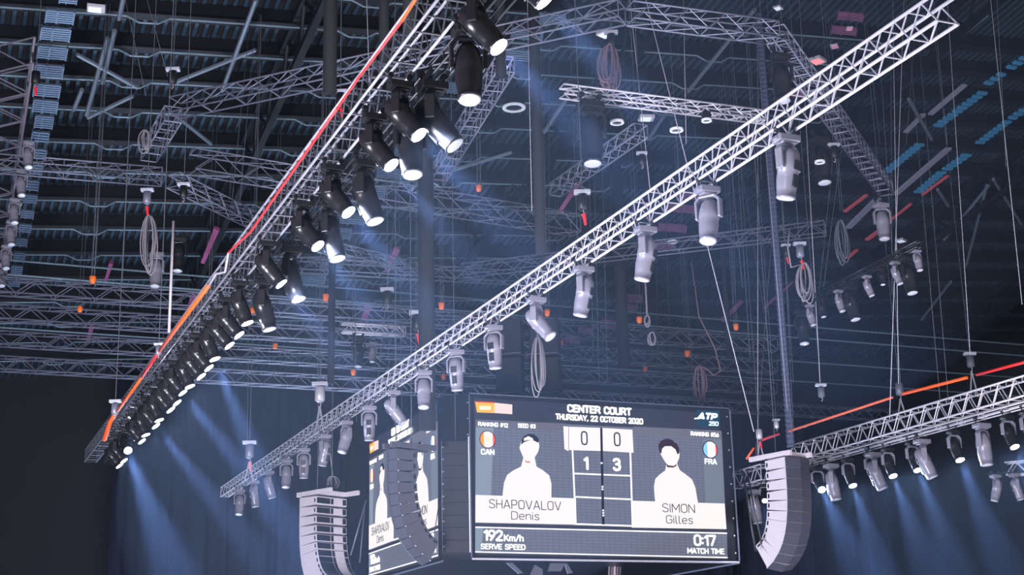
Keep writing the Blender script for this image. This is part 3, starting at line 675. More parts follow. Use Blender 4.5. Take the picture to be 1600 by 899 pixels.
    # players shown as over-exposed cut-outs
    def figure(cx, top, neck, base, hw, sh, hair, lean, nm):
        hd = top+4
        out = [(cx-sh, base), (cx-sh*1.0, base-12), (cx-sh*.97, base-28), (cx-sh*.86, base-40), (cx-sh*.62, base-47), (cx-hw*.8, base-53), (cx-hw*.68, neck+1), (cx-hw*.6, neck-5), (cx-hw*.9, neck-14), (cx-hw*1.08, neck-20), (cx-hw*1.02, neck-24), (cx-hw*.95, hd+9), (cx-hw*.7, hd+2),
               (cx, hd), (cx+hw*.7, hd+2), (cx+hw*.95, hd+9), (cx+hw*1.05, neck-22), (cx+hw*.95, neck-14), (cx+hw*.6, neck-5), (cx+hw*.72, neck+1), (cx+hw*.85, base-53), (cx+sh*.6, base-47), (cx+sh*.87, base-39), (cx+sh*.98, base-26), (cx+sh, base-10), (cx+sh*1.02, base)]
        plate('player_portrait', [fl(x+lean*(base-y)/60, y) for x, y in out], W_, .046)
        plate('hair', [fl(x+lean*(base-y)/60, y) for x, y in hair], S('#35121a' if lean < 0 else '#1c1820'), .05)
    figure(822, 678, 721, 783, 14.5, 38, [(808, 696), (809, 688), (813, 682), (820, 679), (828, 680), (834, 685), (836, 690), (835, 693), (829, 690), (821, 689), (813, 692)], 3, 'a')
    figure(1057, 686, 731, 790, 14, 33, [(1031-0+10, 710), (1040, 703), (1040, 697), (1046, 690), (1054, 687), (1062, 689), (1069, 695), (1072, 703), (1071, 710), (1068, 712), (1066, 704), (1060, 699), (1050, 699), (1045, 703), (1043, 710)], -8, 'b')
    plate('headband', [fl(x, y) for x, y in [(817, 690), (817, 686), (824, 682.5), (831, 686), (832, 690), (825, 688.5)]], W_, .054)
    plate('neckband', [fl(x, y) for x, y in [(818, 719), (822, 722), (827, 722), (827, 724), (821, 724)]], S('#e8683c'), .05)
    plate('beard', [fl(x, y) for x, y in [(1038, 724), (1043, 729), (1052, 730), (1056, 727), (1056, 730), (1051, 732.5), (1042, 732)]], S('#4a1a20'), .05)
    return scr
UF = Vector((UD.x, 0, UD.z))
screen(SO+Vector((0, 0, 0)), UF, Vector((0, -1, 0)), 1.)
SL = screen(Vector((XLF, Yl, SO.z)), Vector((0, -1, 0)), Vector((-1, 0, 0)), (Yl-YL0)/Wd)
# struts below the board
def slab(pxs, Y_, label, mt, th=.08):
    pts = [at(x, y, Y=Y_) for x, y in pxs]; q = MB(); n = len(pts); o = pts[0]
    q.add([p-o for p in pts]+[p-o+Vector((0, th, 0)) for p in pts], [tuple(range(n)), tuple(range(2*n-1, n-1, -1))]+[(i, n+i, n+(i+1) % n, (i+1) % n) for i in range(n)])
    ob = q.build(label, mt); ob.location = o; return ob
PLG = mat('grey bracket plate', '#70707e', .5, .2, .1, 4)
for nm, pts, lb in [('hanging_bracket', [(784, 873), (793, 873), (818, 896), (811, 897)], 'slanted grey bracket plate under the scoreboard near its corner'),
                ('hanging_bracket', [(836, 883), (848, 890), (848, 905), (826, 905)], 'pale triangular bracket plate under the scoreboard'),
                ('hanging_bracket', [(862, 876), (884, 877), (877, 893), (857, 893)], 'broad grey bracket plate under the scoreboard middle'),
                ('hanging_bracket', [(882, 880), (887, 882), (895, 896), (888, 897)], 'narrow slanted bracket plate beside the broad one')]:
    tag(slab(pts, YF+1.2, nm, PLG), lb, 'bracket')
t = thing('cable_chain', 'pink and white cable bundle hanging under the scoreboard', 'cable', at(960, 876, Y=YF+2))
for i, dx in enumerate((-.2, -.1, 0, .1, .2)):
    MB().path([(dx, 0, .6), (dx+.03, 0, 0), (dx-.02, 0, -.5), (dx+.02, 0, -1.5)], .035, 6).build('strand', [CABLE, CABLE_P, ARR_L, CABLE_P, STEEL_D][i], t)

# ------------------------------------------------------------------ speaker stacks
def line_array(top, nrm, n, W_, D_, h, splay, label, side_m, front_m, back=False, gapless=False):
    """Curved hanging stack; nrm: horizontal direction its front faces."""
    az = math.atan2(-nrm.x, nrm.y)
    t = thing('line_array', label, 'speaker array', top, az)
    y, z, th = 0., 0., 0.
    for i in range(n):
        th += math.radians(splay[i])
        ct, st = math.cos(th), math.sin(th)
        def T(p, yy=y, zz=z, ct=ct, st=st):
            x, a, b = p                       # a: front (+) / back (-), b: down is negative
            return (x, yy + a*ct + b*st, zz - a*st + b*ct)
        h1 = h*.985; hr = h*.72 if splay[min(i+1, n-1)] > 0 else h*.86
        q = MB(); w = W_/2; mid = .09
        # V-shaped front, tapered back
        top_ = [(-w, 0, 0), (0, mid, 0), (w, 0, 0), (w, -D_, -(h-hr)/2), (-w, -D_, -(h-hr)/2)]
        bot_ = [(-w, 0, -h1), (0, mid, -h1), (w, 0, -h1), (w, -D_, -h1+(h-hr)/2), (-w, -D_, -h1+(h-hr)/2)]
        q.add([T(p) for p in top_+bot_], [(0, 1, 2, 3, 4), (9, 8, 7, 6, 5), (0, 5, 6, 1), (1, 6, 7, 2), (2, 7, 8, 3), (3, 8, 9, 4), (4, 9, 5, 0)])
        cab = q.build('speaker_cabinet', side_m, t, bevel=.006)
        q = MB(); e = .012
        for s in (-1, 1):
            P4 = [(s*(w+.002), e, -.004), (s*.002, mid+e, -.004), (s*.002, mid+e, -h1+.004), (s*(w+.002), e, -h1+.004)]
            q.add([T(p) for p in P4]+[T((p[0], p[1]-.02, p[2])) for p in P4], [(0, 1, 2, 3), (7, 6, 5, 4), (0, 4, 5, 1), (1, 5, 6, 2), (2, 6, 7, 3), (3, 7, 4, 0)])
        q.build('grille', front_m, cab)
        for s in (-1, 1):
            q = MB(); P4 = [(s*(w+.004), -D_+.04, -h*.3), (s*(w+.004), -D_+.09, -h*.3), (s*(w+.004), -D_+.09, -h*.68), (s*(w+.004), -D_+.04, -h*.68)]
            q.add([T(p) for p in P4]+[T((p[0]-s*.01, p[1], p[2])) for p in P4], [(0, 1, 2, 3), (7, 6, 5, 4), (0, 4, 5, 1), (1, 5, 6, 2), (2, 6, 7, 3), (3, 7, 4, 0)]); q.build('handle', BLACK, cab)
            q = MB(); q.box(T((s*(w-.0), -.02, -h1)), .02, .03, .03); q.build('pin', ALU, cab)
        if back:
            for (xa, xb, mt) in ((-w+.02, -.06, GREYD), (-.03, .06, BLACK), (.08, .25, ARR_L), (.28, .38, ARR_L), (.42, w-.03, GREYD)):
                q = MB(); P4 = [(xa, -D_-.01, -h*.2), (xb, -D_-.01, -h*.2), (xb, -D_-.01, -h*.78), (xa, -D_-.01, -h*.78)]
                q.add([T(p) for p in P4]+[T((p[0], p[1]+.02, p[2])) for p in P4], [(0, 1, 2, 3), (7, 6, 5, 4), (0, 4, 5, 1), (1, 5, 6, 2), (2, 6, 7, 3), (3, 7, 4, 0)])
                q.build('amplifier_plate', mt, cab)
        y, z = y - h*st, z - h*ct
    # flying frame
    q = MB()
    for s in (-1, 1): q.box((s*(W_/2-.06), -D_*.45-.25, .1), .1, D_+.75, .13)
    q.box((0, -.1, .1), W_, .12, .13); q.box((0, -D_, .1), W_, .12, .13)
    q.build('flying_frame', side_m, t, bevel=.01)
    for yy in (-.1, -D_): MB().tube((0, yy, .12), (0, yy, roof_z(top.x, top.y)-top.z-.5), .012, 5).build('lifting_chain', STEEL_D, t)
    return t
near = -FH
sp_r = [0, 0, .5, 1, 2, 3, 5, 7, 9, 10, 11]
line_array(at(1245, 716, d=40), (RH*.62+near*.79).normalized(), 11, .92, .72, .285, [0, 0, 1, 2, 3, 4, 6, 8, 10, 11, 11], 'pale curved speaker stack with dark grille hanging beside the short silver truss', ARR_L, GRILLE)
line_array(at(492, 781, d=44), (-RH*.74+FH*.67).normalized(), 12, 1.15, .75, .28, [0, 0, 1, 1, 2, 4, 5, 7, 8, 10, 11, 11], 'pale curved speaker stack seen from behind beside the navy curtain', ARR_L, GRILLE, True)
line_array(at(613, 703, d=36), (-RH*.80+near*.60).normalized(), 11, .46, .55, .27, [0, 0, 1, 3, 4, 5, 6, 8, 9, 10, 10], 'dark curved speaker stack hanging in front of the scoreboard side screen', ARR_D, GRILLE)
# straight column of dark bass cabinets
t = thing('speaker_column', 'straight black column of bass speakers hanging at the scoreboard corner', 'speaker array', at(714, 866, d=37), -YAW)
hh = (at(714, 690, d=37)-at(714, 866, d=37)).length/9
for i in range(9):
    c_ = MB().box((0, 0, hh*(i+.5)), .68, .6, hh*.985).build('speaker_cabinet', mat('matt black cabinet', '#0c0c10', .6, 0, .1, 5), t, bevel=.008)
    MB().box((-.31, -.31, hh*(i+.5)), .05, .03, .03).build('latch', ALU_D, c_)
MB().tube((0, 0, hh*9), (0, 0, 13.5), .012, 5).build('lifting_chain', STEEL_D, t); MB().tube((.34, -.31, 0), (.34, -.31, hh*9+.1), .018, 6).build('rigging_rail', ALU, t); MB().tube((-.34, -.31, 0), (-.34, -.31, hh*9), .008, 6).build('rigging_rail', ALU_D, t)

# dark equipment racks above the board
for gi, (px, wpx) in enumerate([(852, 46), (796, 40)]):
    t = thing('equipment_rack', ['black hanging equipment rack above the scoreboard, beside the looped white cables', 'black hanging equipment rack above the scoreboard, half behind the diagonal truss'][gi], 'rack', at(px, 618, d=50), -YAW-.2)
    ww = wpx/F*50; hr = 1.36
    for i in range(2):
        q = MB(); z = i*hr
        q.box((0, .3, z+hr/2), ww, .6, hr*.94); c_ = q.build('case', mat('rack case', '#22252e', .6, 0, .1, 4), t, bevel=.02)
        q = MB()
        for (a, b) in [((-ww/2, -.35), (ww/2, -.35)), ((ww/2, -.35), (ww/2+.1, .3))]: q.tube((a[0], a[1], z+.02), (b[0], b[1], z+.02), .025, 5)
        q.tube((-ww/2, -.35, z+.02), (-ww/2, 0, z+.02), .025, 5); q.build('shelf_rail', ALU_D, c_)
    MB().tube((-ww/2, 0, 0), (-ww/2, 0, 2*hr), .03, 6).build('post', BLACK, t); MB().tube((ww/2, 0, 0), (ww/2, 0, 2*hr), .03, 6).build('post', BLACK, t)

# ------------------------------------------------------------------ dark vertical ducts, poles
def vert(name, px, y0, y1, Y_, r, label, cat, mt, n=10, ribs=False, px1=None, rib_m=None):
    """Upright thing at depth Y_; y0 None: up to the roof."""
    b = at(px if px1 is None else px1, y1, Y=Y_)
    zt = roof_z(b.x, b.y)-.3 if y0 is None else at(px, y0, Y=Y_).z
    if not ribs:
        o = MB().tube((0, 0, 0), (0, 0, zt-b.z), r, n).build(name, mt, None, True); o.location = b; return tag(o, label, cat)
    t = thing(name, label, cat, b)
    MB().tube((0, 0, 0), (0, 0, zt-b.z), r*.85, n).build('core', mt, t, True)
    q = MB(); z = 0
    prof = []
    while z < zt-b.z:
        prof += [(r*.86, z), (r, z+.03), (r, z+.08), (r*.86, z+.11)]; z += .16
    q.lathe(prof, n); q.build('rib_sleeve', rib_m or mt, t, True)
    return t
SOCK = mat('black cable sock', '#101116', .8, 0, .2, 10)
SOCKB = mat('blue grey duct', '#4c5470', .7, 0, .2, 10)
vert('cable_duct', 668, None, 672, 34, .21, 'wide black fabric-wrapped cable duct hanging down to the dark speaker stack', 'duct', SOCK)
vert('cable_duct', 845, None, 395, 30, .13, 'black upright duct above the diagonal truss beside the ring lamp', 'duct', SOCK)
vert('cable_duct', 783, None, 120, 30, .13, 'short black upright duct just behind the brightest spotlight', 'duct', SOCK)
vert('cable_duct', 975, None, 570, 46, .22, 'broad dark upright duct behind the diagonal truss over the scoreboard', 'duct', SOCK)
vert('cable_duct', 517, 372, 600, 40, .1, 'slim dark upright post in front of the curtain truss', 'duct', SOCK)
vert('cable_duct', 1236, None, 700, 38, .13, 'ribbed grey-blue cable duct rising from the pale speaker stack', 'duct', SOCKB, ribs=True)
vert('cable_duct', 640, None, 60, 26, .14, 'black upright duct beside the top of the black truss', 'duct', SOCK)
vert('cable_duct', 600, None, 95, 30, .12, 'black upright duct crossing behind the red rope near the top', 'duct', SOCK)
vert('cable_duct', 515, None, 145, 30, .16, 'black upright duct with the pale rigging box at its foot', 'duct', SOCK)
vert('cable_duct', 1140, 290, 560, 48, .1, 'thin dark upright post behind the leaning steel wire', 'duct', SOCK)
vert('white_pole', 264, 345, 520, 36, .035, 'long slim white pole with a hooked top in front of the cross trusses', 'pole', ARR_L)

# ------------------------------------------------------------------ wires
WIRES = [ # x0,y0,x1,y1,depth Y,bright
 (158, None, 144, 432, 40, 0), (161, None, 147, 432, 40, 0), (196, 0, 228, 150, 36, 0), (230, 0, 262, 120, 36, 0), (198, 300, 191, 445, 44, 1), (332, 225, 327, 440, 44, 0), (338, 225, 330, 440, 44, 0),
 (370, 240, 363, 310, 40, 1), (383, 220, 375, 316, 40, 1), (573, 0, 578, 160, 32, 1), (505, None, 506, 450, 40, 0), (604, 290, 608, 640, 44, 1), (622, 225, 628, 640, 44, 1), (648, 225, 650, 560, 44, 1), (592, 250, 510, 600, 40, 1), (605, 452, 590, 600, 40, 1),
 (824, 0, 831, 330, 30, 1), (905, None, 905, 450, 34, 0), (984, 0, 1016, 300, 30, 1), (1043, 0, 1060, 270, 34, 0), (1068, 0, 1072, 225, 34, 1), (982, 0, 992, 150, 30, 0),
 (1090, 225, 1105, 300, 40, 1), (1103, 375, 1178, 675, 26, 2), (1140, 225, 1160, 450, 34, 1), (1155, 290, 1172, 560, 34, 1), (1196, 225, 1230, 640, 36, 2), (1180, 30, 1190, 280, 34, 1), (1222, 310, 1240, 672, 36, 1),
 (1395, 0, 1404, 600, 30, 1), (1362, 110, 1375, 225, 34, 0), (1392, 110, 1394, 460, 32, 1), (1425, 110, 1416, 225, 34, 0), (1435, 235, 1470, 640, 30, 1), (1450, 235, 1482, 630, 30, 1), (1480, 0, 1516, 556, 30, 1), (1467, 90, 1480, 225, 30, 0), (1548, 0, 1597, 476, 28, 1), (1570, 225, 1572, 262, 28, 1),
 (1293, 330, 1280, 455, 34, 1), (1302, 330, 1286, 455, 34, 1), (1308, 265, 1313, 330, 34, 1), (1311, 265, 1317, 330, 34, 1), (1230, 450, 1240, 600, 36, 1), (1300, 80, 1312, 180, 34, 0), (1275, 480, 1282, 610, 34, 2), (1397, 450, 1390, 655, 30, 2), (1402, 520, 1407, 600, 30, 0),
 (745, 180, 746, 290, 40, 1), (750, 180, 751, 290, 40, 1), (689, 390, 690, 476, 44, 1), (925, 470, 927, 560, 40, 1), (933, 470, 936, 600, 40, 1), (947, 512, 949, 600, 40, 1), (853, 400, 854, 486, 40, 0), (858, 400, 858, 486, 40, 0), (496, 560, 498, 690, 42, 0), (388, 560, 386, 690, 46, 0), (556, 560, 557, 660, 42, 0),
 (1188, 450, 1196, 500, 40, 1), (1147, 380, 1150, 508, 40, 1), (1143, 380, 1147, 508, 40, 1), (1080, 560, 1085, 640, 44, 0), (1046, 520, 1050, 640, 48, 0), (1026, 450, 1028, 620, 48, 0), (1184, 690, 1184, 720, 39, 2), (497, 735, 496, 770, 43, 1), (1186, 640, 1180, 722, 38, 1)]
WIRES.sort(key=lambda a: a[0])
for k, (x0, y0, x1, y1, Y_, br) in enumerate(WIRES):
    b = at(x1, y1, Y=Y_)
    a = Vector((b.x, b.y, roof_z(b.x, b.y)-.5)) if y0 is None else at(x0, y0, Y=Y_)
    d = a-b
    if d.z > .2:   # every wire carries on up to the roof steel
        z = roof_z(a.x, a.y)-.45; a = b+d*((z-b.z)/d.z); z = roof_z(a.x, a.y)-.45; a = b+d*((z-b.z)/d.z)
    if y0 is not None and y0 > 0 and br < 2: br = 0
    r = (.006, .011, .013)[br]*Y_/34
    o = MB().tube((0, 0, 0), a-b, r, 5).build('suspension_wire', (STEEL_D, STEEL, STEEL)[br], None, True); o.location = b
    tag(o, 'thin steel suspension wire, %s of the wires counted from the slatted catwalk' % nth(k), 'wire', 'hanging steel wires')

# ------------------------------------------------------------------ safety ropes
def rope(pts, r, label, mt=ROPE):
    o = MB().path(pts, r, 7).build('safety_rope', mt, None, True); return tag(o, label, 'rope')
REDR = mat('red safety rope', '#f52a2c', .55, 0, .05, 10)
rope([at(655, -10, d=15.2), at(628, 33, d=15.8)], .018, 'orange top end of the safety rope beside the black truss', ROPE)
rope([at(628, 33, d=15.8), at(560, 122, d=17.2), at(527, 170, d=18)], .016, 'red safety rope stretched beside the top of the black truss', REDR)
rope([at(527, 170, d=18), at(490, 222, d=19), at(392, 362, d=23), at(357, 395, d=24)], .018, 'thin red safety rope running down to the bent bracket', REDR)
rope([at(357, 395, d=24), at(352, 425, d=24.3), at(338, 428, d=24.6), at(326, 447, d=25)], .02, 'grey bent steel bracket rod linking two lengths of safety rope', STEEL)
rope([at(326, 447, d=25), at(250, 548, d=30)], .036, 'bright orange safety rope between the bent bracket and the rope clamp', ROPE)
rope([at(250, 548, d=30), at(222, 590, d=31.5)], .03, 'short red length of safety rope below the rope clamp', REDR)
rope([at(222, 590, d=31.5), at(180, 648, d=34)], .032, 'orange safety rope ending at the last rope clamp above the truss end', ROPE)
rope([at(180, 648, d=34), at(172, 660, d=34.3), at(163, 688, d=34.6)], .05, 'thick orange rope tail tied to the end of the black truss', ROPE)
rope([at(1610, 564, d=38), at(1526, 586, d=39.5)], .04, 'red safety rope from the hall side to the hoist stand', REDR)
rope([at(1512, 590, d=39.8), at(1410, 616, d=41)], .045, 'orange safety rope between the two hoist stands', ROPE)
rope([at(1395, 621, d=41.2), at(1233, 674, d=43)], .036, 'orange safety rope between the hoist stand and the ribbed duct', mat('salmon safety rope', '#f26a4a', .55, 0, .05, 10))
rope([at(1218, 678, d=43), at(1190, 688, d=43)], .036, 'short crimson safety rope beside the speaker stack rigging', mat('crimson rope', '#c83048', .55, 0, .05, 10))
rope([at(1178, 700, d=40), at(1166, 718, d=40)], .03, 'short orange strap at the corner of the pale speaker stack frame', ROPE)

# ------------------------------------------------------------------ hoists, boxes, buckets
def hoist(px, py, Y_, sc, label, mt=ALU_D, strap=None, legs=0, plate=True):
    b = at(px, py, Y=Y_); t = thing('chain_hoist', label, 'hoist', b, -YAW)
    MB().tube((0, 0, .1*sc), (0, 0, roof_z(b.x, b.y)-b.z-.4), .009, 5).build('chain', STEEL_D, t)
    if plate: MB().box((0, 0, .18*sc), .38*sc, .17*sc, .09*sc).build('rigging_plate', mat('pale painted metal', '#b9bccb', .45, .2, .1, 6), t, bevel=.01*sc)
    MB().lathe([(.06*sc, .12*sc), (.12*sc, .1*sc), (.12*sc, -.22*sc), (.07*sc, -.26*sc)], 12).build('motor', mt, t, True)
    MB().path([(0, 0, -.24*sc), (.03*sc, 0, -.32*sc), (0, 0, -.4*sc), (-.03*sc, 0, -.36*sc)], .014*sc, 6).build('hook', STEEL, t)
    if strap: MB().tube((.02*sc, -.02, -.36*sc), (.05*sc, -.02, -.62*sc), .05*sc, 6, .03*sc).build('strap', strap, t)
    if legs:
        for s in (-1, 1): MB().tube((0, 0, -.36*sc), (s*.12*sc, 0, -legs), .025*sc, 6).build('sling', STEEL, t)
    return t
hoist(910, 312, 26, .9, 'white topped chain hoist above the diagonal truss with two black motors', BLACK, RED)
hoist(1003, 247, 30, .7, 'pale topped chain hoist beside the short dark ladder truss', BLACK)
hoist(1405, 605, 36, 1., 'chain hoist with a pale cap standing in the orange rope above the side truss', ALU_D, None, .9, False)
hoist(1516, 562, 36, 1., 'hoist with a wide flat plate over the side truss', STEEL_D, None, 1.2)
hoist(1186, 676, 38, .8, 'small white hoist over the pale speaker stack', ALU, RED, .8, False)
hoist(390, 702, 40, 1., 'grey hoist above the far end of the diagonal silver truss', ALU_D, mat('pink strap', '#d8858c', .6), .9)
hoist(500, 612, 40, 1.2, 'pale hoist and bracket in front of the curtain truss', ALU, None, 1.3)
hoist(652, 500, 36, 1.1, 'white hoist with hanging black sleeve above the diagonal truss', BLACK, RED)
hoist(605, 462, 38, 1., 'white topped hoist under the grey ladder truss', BLACK)
hoist(532, 152, 30, .8, 'white rigging box at the red rope below the black duct', BLACK, RED)
hoist(270, 118, 34, .9, 'pale rigging box at the end of the grey roof truss', BLACK)
hoist(287, 297, 34, .8, 'white rigging box at the corner of the dark roof truss', BLACK)
hoist(180, 636, 33, .7, 'small grey clamp holding the orange rope above the end of the black truss', ALU_D)
hoist(248, 545, 29, .5, 'small rope clamp joining the orange and red safety ropes', ALU_D)
hoist(955, 60, 30, .9, 'pale rigging box above the hanging cable bundle', BLACK)
hoist(1228, 390, 34, .7, 'small hoist at the end of the long thin truss', BLACK, RED)
hoist(1250, 390, 32, .9, 'hoist with grey sleeve above the coiled white cables', ALU_D, RED)
hoist(56, 118, 36, .9, 'red strapped hoist beside the slatted catwalk', BLACK, RED, 0, False)
hoist(1283, 610, 34, .8, 'small hoist hanging on a long wire below the pipe of small lamps', STEEL_D)
hoist(1213, 662, 38, .6, 'small white camera-like box on the ribbed duct', ALU)
hoist(1303, 235, 32, .9, 'black hoist with a white connector above the ladder truss', BLACK)
hoist(230, 306, 34, .8, 'grey hoist with red strap over the tangled cables', ALU_D, RED)

BK = [(145, 438, 40), (748, 295, 40), (509, 466, 40), (690, 479, 44), (855, 490, 40), (999, 501, 42), (1150, 512, 42), (1074, 554, 46), (877, 536, 46), (552, 583, 46), (693, 590, 46), (430, 542, 46), (1008, 578, 48), (395, 486, 40), (125, 484, 44)]
for k, (x, y, Y_) in enumerate(BK):
    b = at(x, y, Y=Y_); t = thing('chain_bucket', 'small orange chain bucket on two chains, %s counting down from the roof' % nth(sorted(range(len(BK)), key=lambda i: BK[i][1]).index(k)), 'chain bucket', b, 0, 'orange chain buckets')
    sc = Y_/40*(1. if k < 8 else .8)
    MB().lathe([(.055*sc, -.09*sc), (.085*sc, -.04*sc), (.1*sc, .1*sc), (.085*sc, .11*sc)], 10).build('bucket', ORANGE, t, True)
    for s in (-1, 1): MB().tube((s*.05*sc, 0, .1*sc), (s*.05*sc, 0, roof_z(b.x, b.y)-b.z-.4), .007*sc, 5).build('chain', STEEL_D, t)

# cable bundles and loops
def loops(name, px, py, Y_, hgt, wdt, n, label, mt, r=.02, stem=None):
    t = thing(name, label, 'cable', at(px, py, Y=Y_), -YAW)
    rr = random.Random(px)
    for i in range(n):
        w0 = wdt*(.25+.75*rr.random()); h0 = hgt*(.7+.3*rr.random()); ox = (rr.random()-.5)*wdt*.5; pts = []
        for j in range(17):
            a = 2*PI*j/16; pts.append((ox*(.5-.5*math.cos(a))+w0/2*math.sin(a), .04*i-.1, -h0*(.5-.5*math.cos(a))))
        MB().path(pts, r, 6).build('cable_loop', mt, t, True)
    if stem: MB().path([(0, 0, 0)]+stem, r*1.3, 6).build('feed_cable', mt, t, True)
loops('cable_bundle', 952, 70, 30, 1.35, .5, 12, 'thick bundle of dusty pink-grey cables hanging from the roof truss', CABLE_P, .022)
loops('cable_bundle', 840, 527, 30, 1.5, .3, 6, 'looped white cables hanging below the tilted lamp beside the black racks', CABLE, .015, [(0, 0, .3), (.02, 0, .75)])
loops('cable_bundle', 1256, 412, 32, 1.15, .4, 7, 'coiled white cables above the pipe of small lamps', CABLE, .018, [(-.35, 0, -.1), (-.4, 0, .5), (-.3, 0, 1.)])
loops('cable_bundle', 1092, 572, 44, 1.45, .45, 7, 'drooping pink-grey cable loops above the scoreboard edge', CABLE_P, .02, [(.25, 0, -.1), (.5, 0, -.35), (.75, 0, -.2), (.6, 0, .6), (.1, 0, 1.8), (-.05, 0, 3.8)])
loops('cable_bundle', 1011, 494, 40, .4, .28, 3, 'small upper ring of coiled cable over the cross trusses', CABLE, .025, [(0, 0, .3), (0, 0, .9), (-.02, 0, 1.4)])
loops('cable_bundle', 1018, 520, 40, .45, .3, 3, 'small lower ring of coiled cable over the cross trusses', CABLE, .025)
loops('cable_bundle', 234, 337, 36, 1.6, .4, 9, 'tangled pale cables hanging below the red strapped grey hoist', CABLE, .016)
loops('cable_bundle', 1312, 345, 32, 1.3, .35, 5, 'dark hanging cable loops beside the red lit strip', STEEL_D, .02)
loops('cable_bundle', 228, 205, 36, .6, .3, 5, 'small tangle of pale cables beside the short steep truss', CABLE, .014)
loops('cable_bundle', 520, 745, 42, .5, .35, 4, 'cable loop falling into the rear of the pale speaker stack', CABLE, .012, [(-.1, 0, .8), (-.08, 0, 2.0)])

# pipe with small lamps near the hall side
A, B = at(1255, 478, Z=10.5), at(1436, 386, Z=10.5)
truss(A, B, .12, .14, .5, 'dark pipe ladder with ten small lamps hanging below it', GREYD, .02, .012, 'H', 'H', 'V', name='lamp_bar')
for i, (f_, sc, rt) in enumerate([(-.02, 1.3, 0), (.06, .8, .2), (.17, .7, .1), (.33, .8, .2), (.43, 1.25, .15), (.58, .75, .3), (.7, .6, 0), (.81, .8, .3), (.9, 1.25, .1), (.98, .7, .1)]):
    p = A.lerp(B, f_); pn, tl = aim(rt, 1, -.15)
    lamp(p-Vector((0, 0, .07*sc)), pn, tl, 'small dull grey lamp, %s along the dark pipe from the coils' % nth(i), 'small lamps on the dark pipe', i % 2 == 1, False, sc*.95)

# floodlights
def flood(px, py, off, wpx, label, face, rz=0, dim=.5, tilt=0):
    p = roof(px, py, off); s = wpx*(p-CAM).length/F
    t = thing('floodlight', label, 'floodlight', p, rz)
    t.rotation_euler = (tilt, 0, rz)
    MB().box((0, 0, .12*s), s, s*.8, .2*s).build('housing', mat('white flood casing', '#c9c2cc', .45, 0, .08, 5), t, bevel=.03*s)
    q = MB(); q.box((-.06*s, 0, 0), .7*s, .62*s, .03*s); q.build('glass', face, t)
    q = MB(); q.path([(-.5*s, 0, .1*s), (-.5*s, 0, .5*s), (.5*s, 0, .5*s), (.5*s, 0, .1*s)], .03*s, 5); q.build('bracket', GREYD, t)
PINKG = mat('pink lit glass', '#ff9aa0', .3, emit='#ff8a92', es=.75)
PALEG = mat('pale lit glass', '#dfe8f0', .3, emit='#cfdcec', es=.6)
PLUMG = mat('plum lit glass', '#c98aa8', .3, emit='#b9789c', es=.45)
flood(1278, 97, 3, 24, 'pink glowing square floodlight above the diagonal silver truss', PINKG, .5)
flood(1304, 74, 3, 14, 'small pink and white floodlight with broken reflections', PLUMG, .8)
flood(1327, 46, 3, 12, 'small plum floodlight next to the top of the diagonal truss', PLUMG, 1.1)
flood(1010, 187, 5, 24, 'white rectangular lamp panel below the slim silver truss', PALEG, -.3)
flood(945, 56, 4, 22, 'pale teal lamp head beside the cable bundle', PALEG, .4)
flood(640, 268, 4, 12, 'small white lamp panel beside the lit spotlights', PALEG, .4)
flood(1216, 14, 3, 14, 'pale blue lamp panel near the roof beside the ladder truss', PALEG, .6)
flood(150, 16, 2, 26, 'slim white lamp tube near the roof beside the slatted catwalk', PALEG, -.1)
flood(1408, 378, 3, 16, 'pale cyan lamp tube behind the pipe of small lamps', PALEG, .5)

# boxes and signal plates, pink light put into their purple colour
for k, (x1, y1, x2, y2, wpx, lb) in enumerate([(340, 355, 318, 408, 9, 'long pink lit plate hanging behind the red rope'), (175, 408, 166, 436, 6, 'short dim pink plate beside the white pole'),
        (622, 385, 606, 422, 10, 'pink lit plate above the grey ladder truss'), (578, 472, 570, 495, 12, 'purple lit plate between the cross trusses'), (305, 456, 297, 476, 8, 'small pink plate crossing the orange rope'),
        (145, 505, 138, 530, 7, 'dim purple plate above the curtain truss'), (1130, 500, 1160, 470, 8, 'purple lit bracket above the cross trusses'), (905, 285, 875, 330, 8, 'plum lit strut below the cable bundle'), (1195, 480, 1240, 440, 4, 'thin plum lit strut behind the ribbed duct')]):
    A, B = roof(x1, y1, 2), roof(x2, y2, 2); d = B-A; L = d.length; wd = wpx*(A-CAM).length/F
    sd = d.cross(A-CAM).normalized()*wd/2; dp = d.cross(sd).normalized()*.12
    q = MB(); q.add([-sd, sd, d+sd*.7, d-sd*.7, -sd+dp, sd+dp, d+sd*.7+dp, d-sd*.7+dp], [(0, 1, 2, 3), (7, 6, 5, 4), (0, 4, 5, 1), (1, 5, 6, 2), (2, 6, 7, 3), (3, 7, 4, 0)])
    o = q.build('steel_plate', PURPLE); o.location = A; tag(o, lb, 'plate')

# ------------------------------------------------------------------ slatted catwalk gratings
def grating(px, py, wpx, hpx, off, label, mt, nsl=6, group='catwalk gratings'):
    A = roof(px, py, off); k = (A-CAM).length/F
    B = roof(px+wpx, py+wpx*.09, off); C = roof(px-hpx*.14, py+hpx, off)
    e = B-A; f = C-A; t = thing('catwalk_grating', label, 'grating', A, 0, group)
    q = MB()
    def bar(p, u, v, th): q.add([p, p+u, p+u+v, p+v, p+RN*th, p+u+RN*th, p+u+v+RN*th, p+v+RN*th], [(3, 2, 1, 0), (4, 5, 6, 7), (0, 1, 5, 4), (1, 2, 6, 5), (2, 3, 7, 6), (3, 0, 4, 7)])
    z = Vector((0, 0, 0))
    bar(z, e*.05, f, .1); bar(e*.95, e*.05, f, .1); bar(e*.38, e*.05, f, .1); q.build('frame', mt, t)
    q = MB()
    for i in range(nsl): bar(f*(i/nsl), e, f*(.5/nsl), .06)
    q.build('slat_panel', mt, t)
    return t
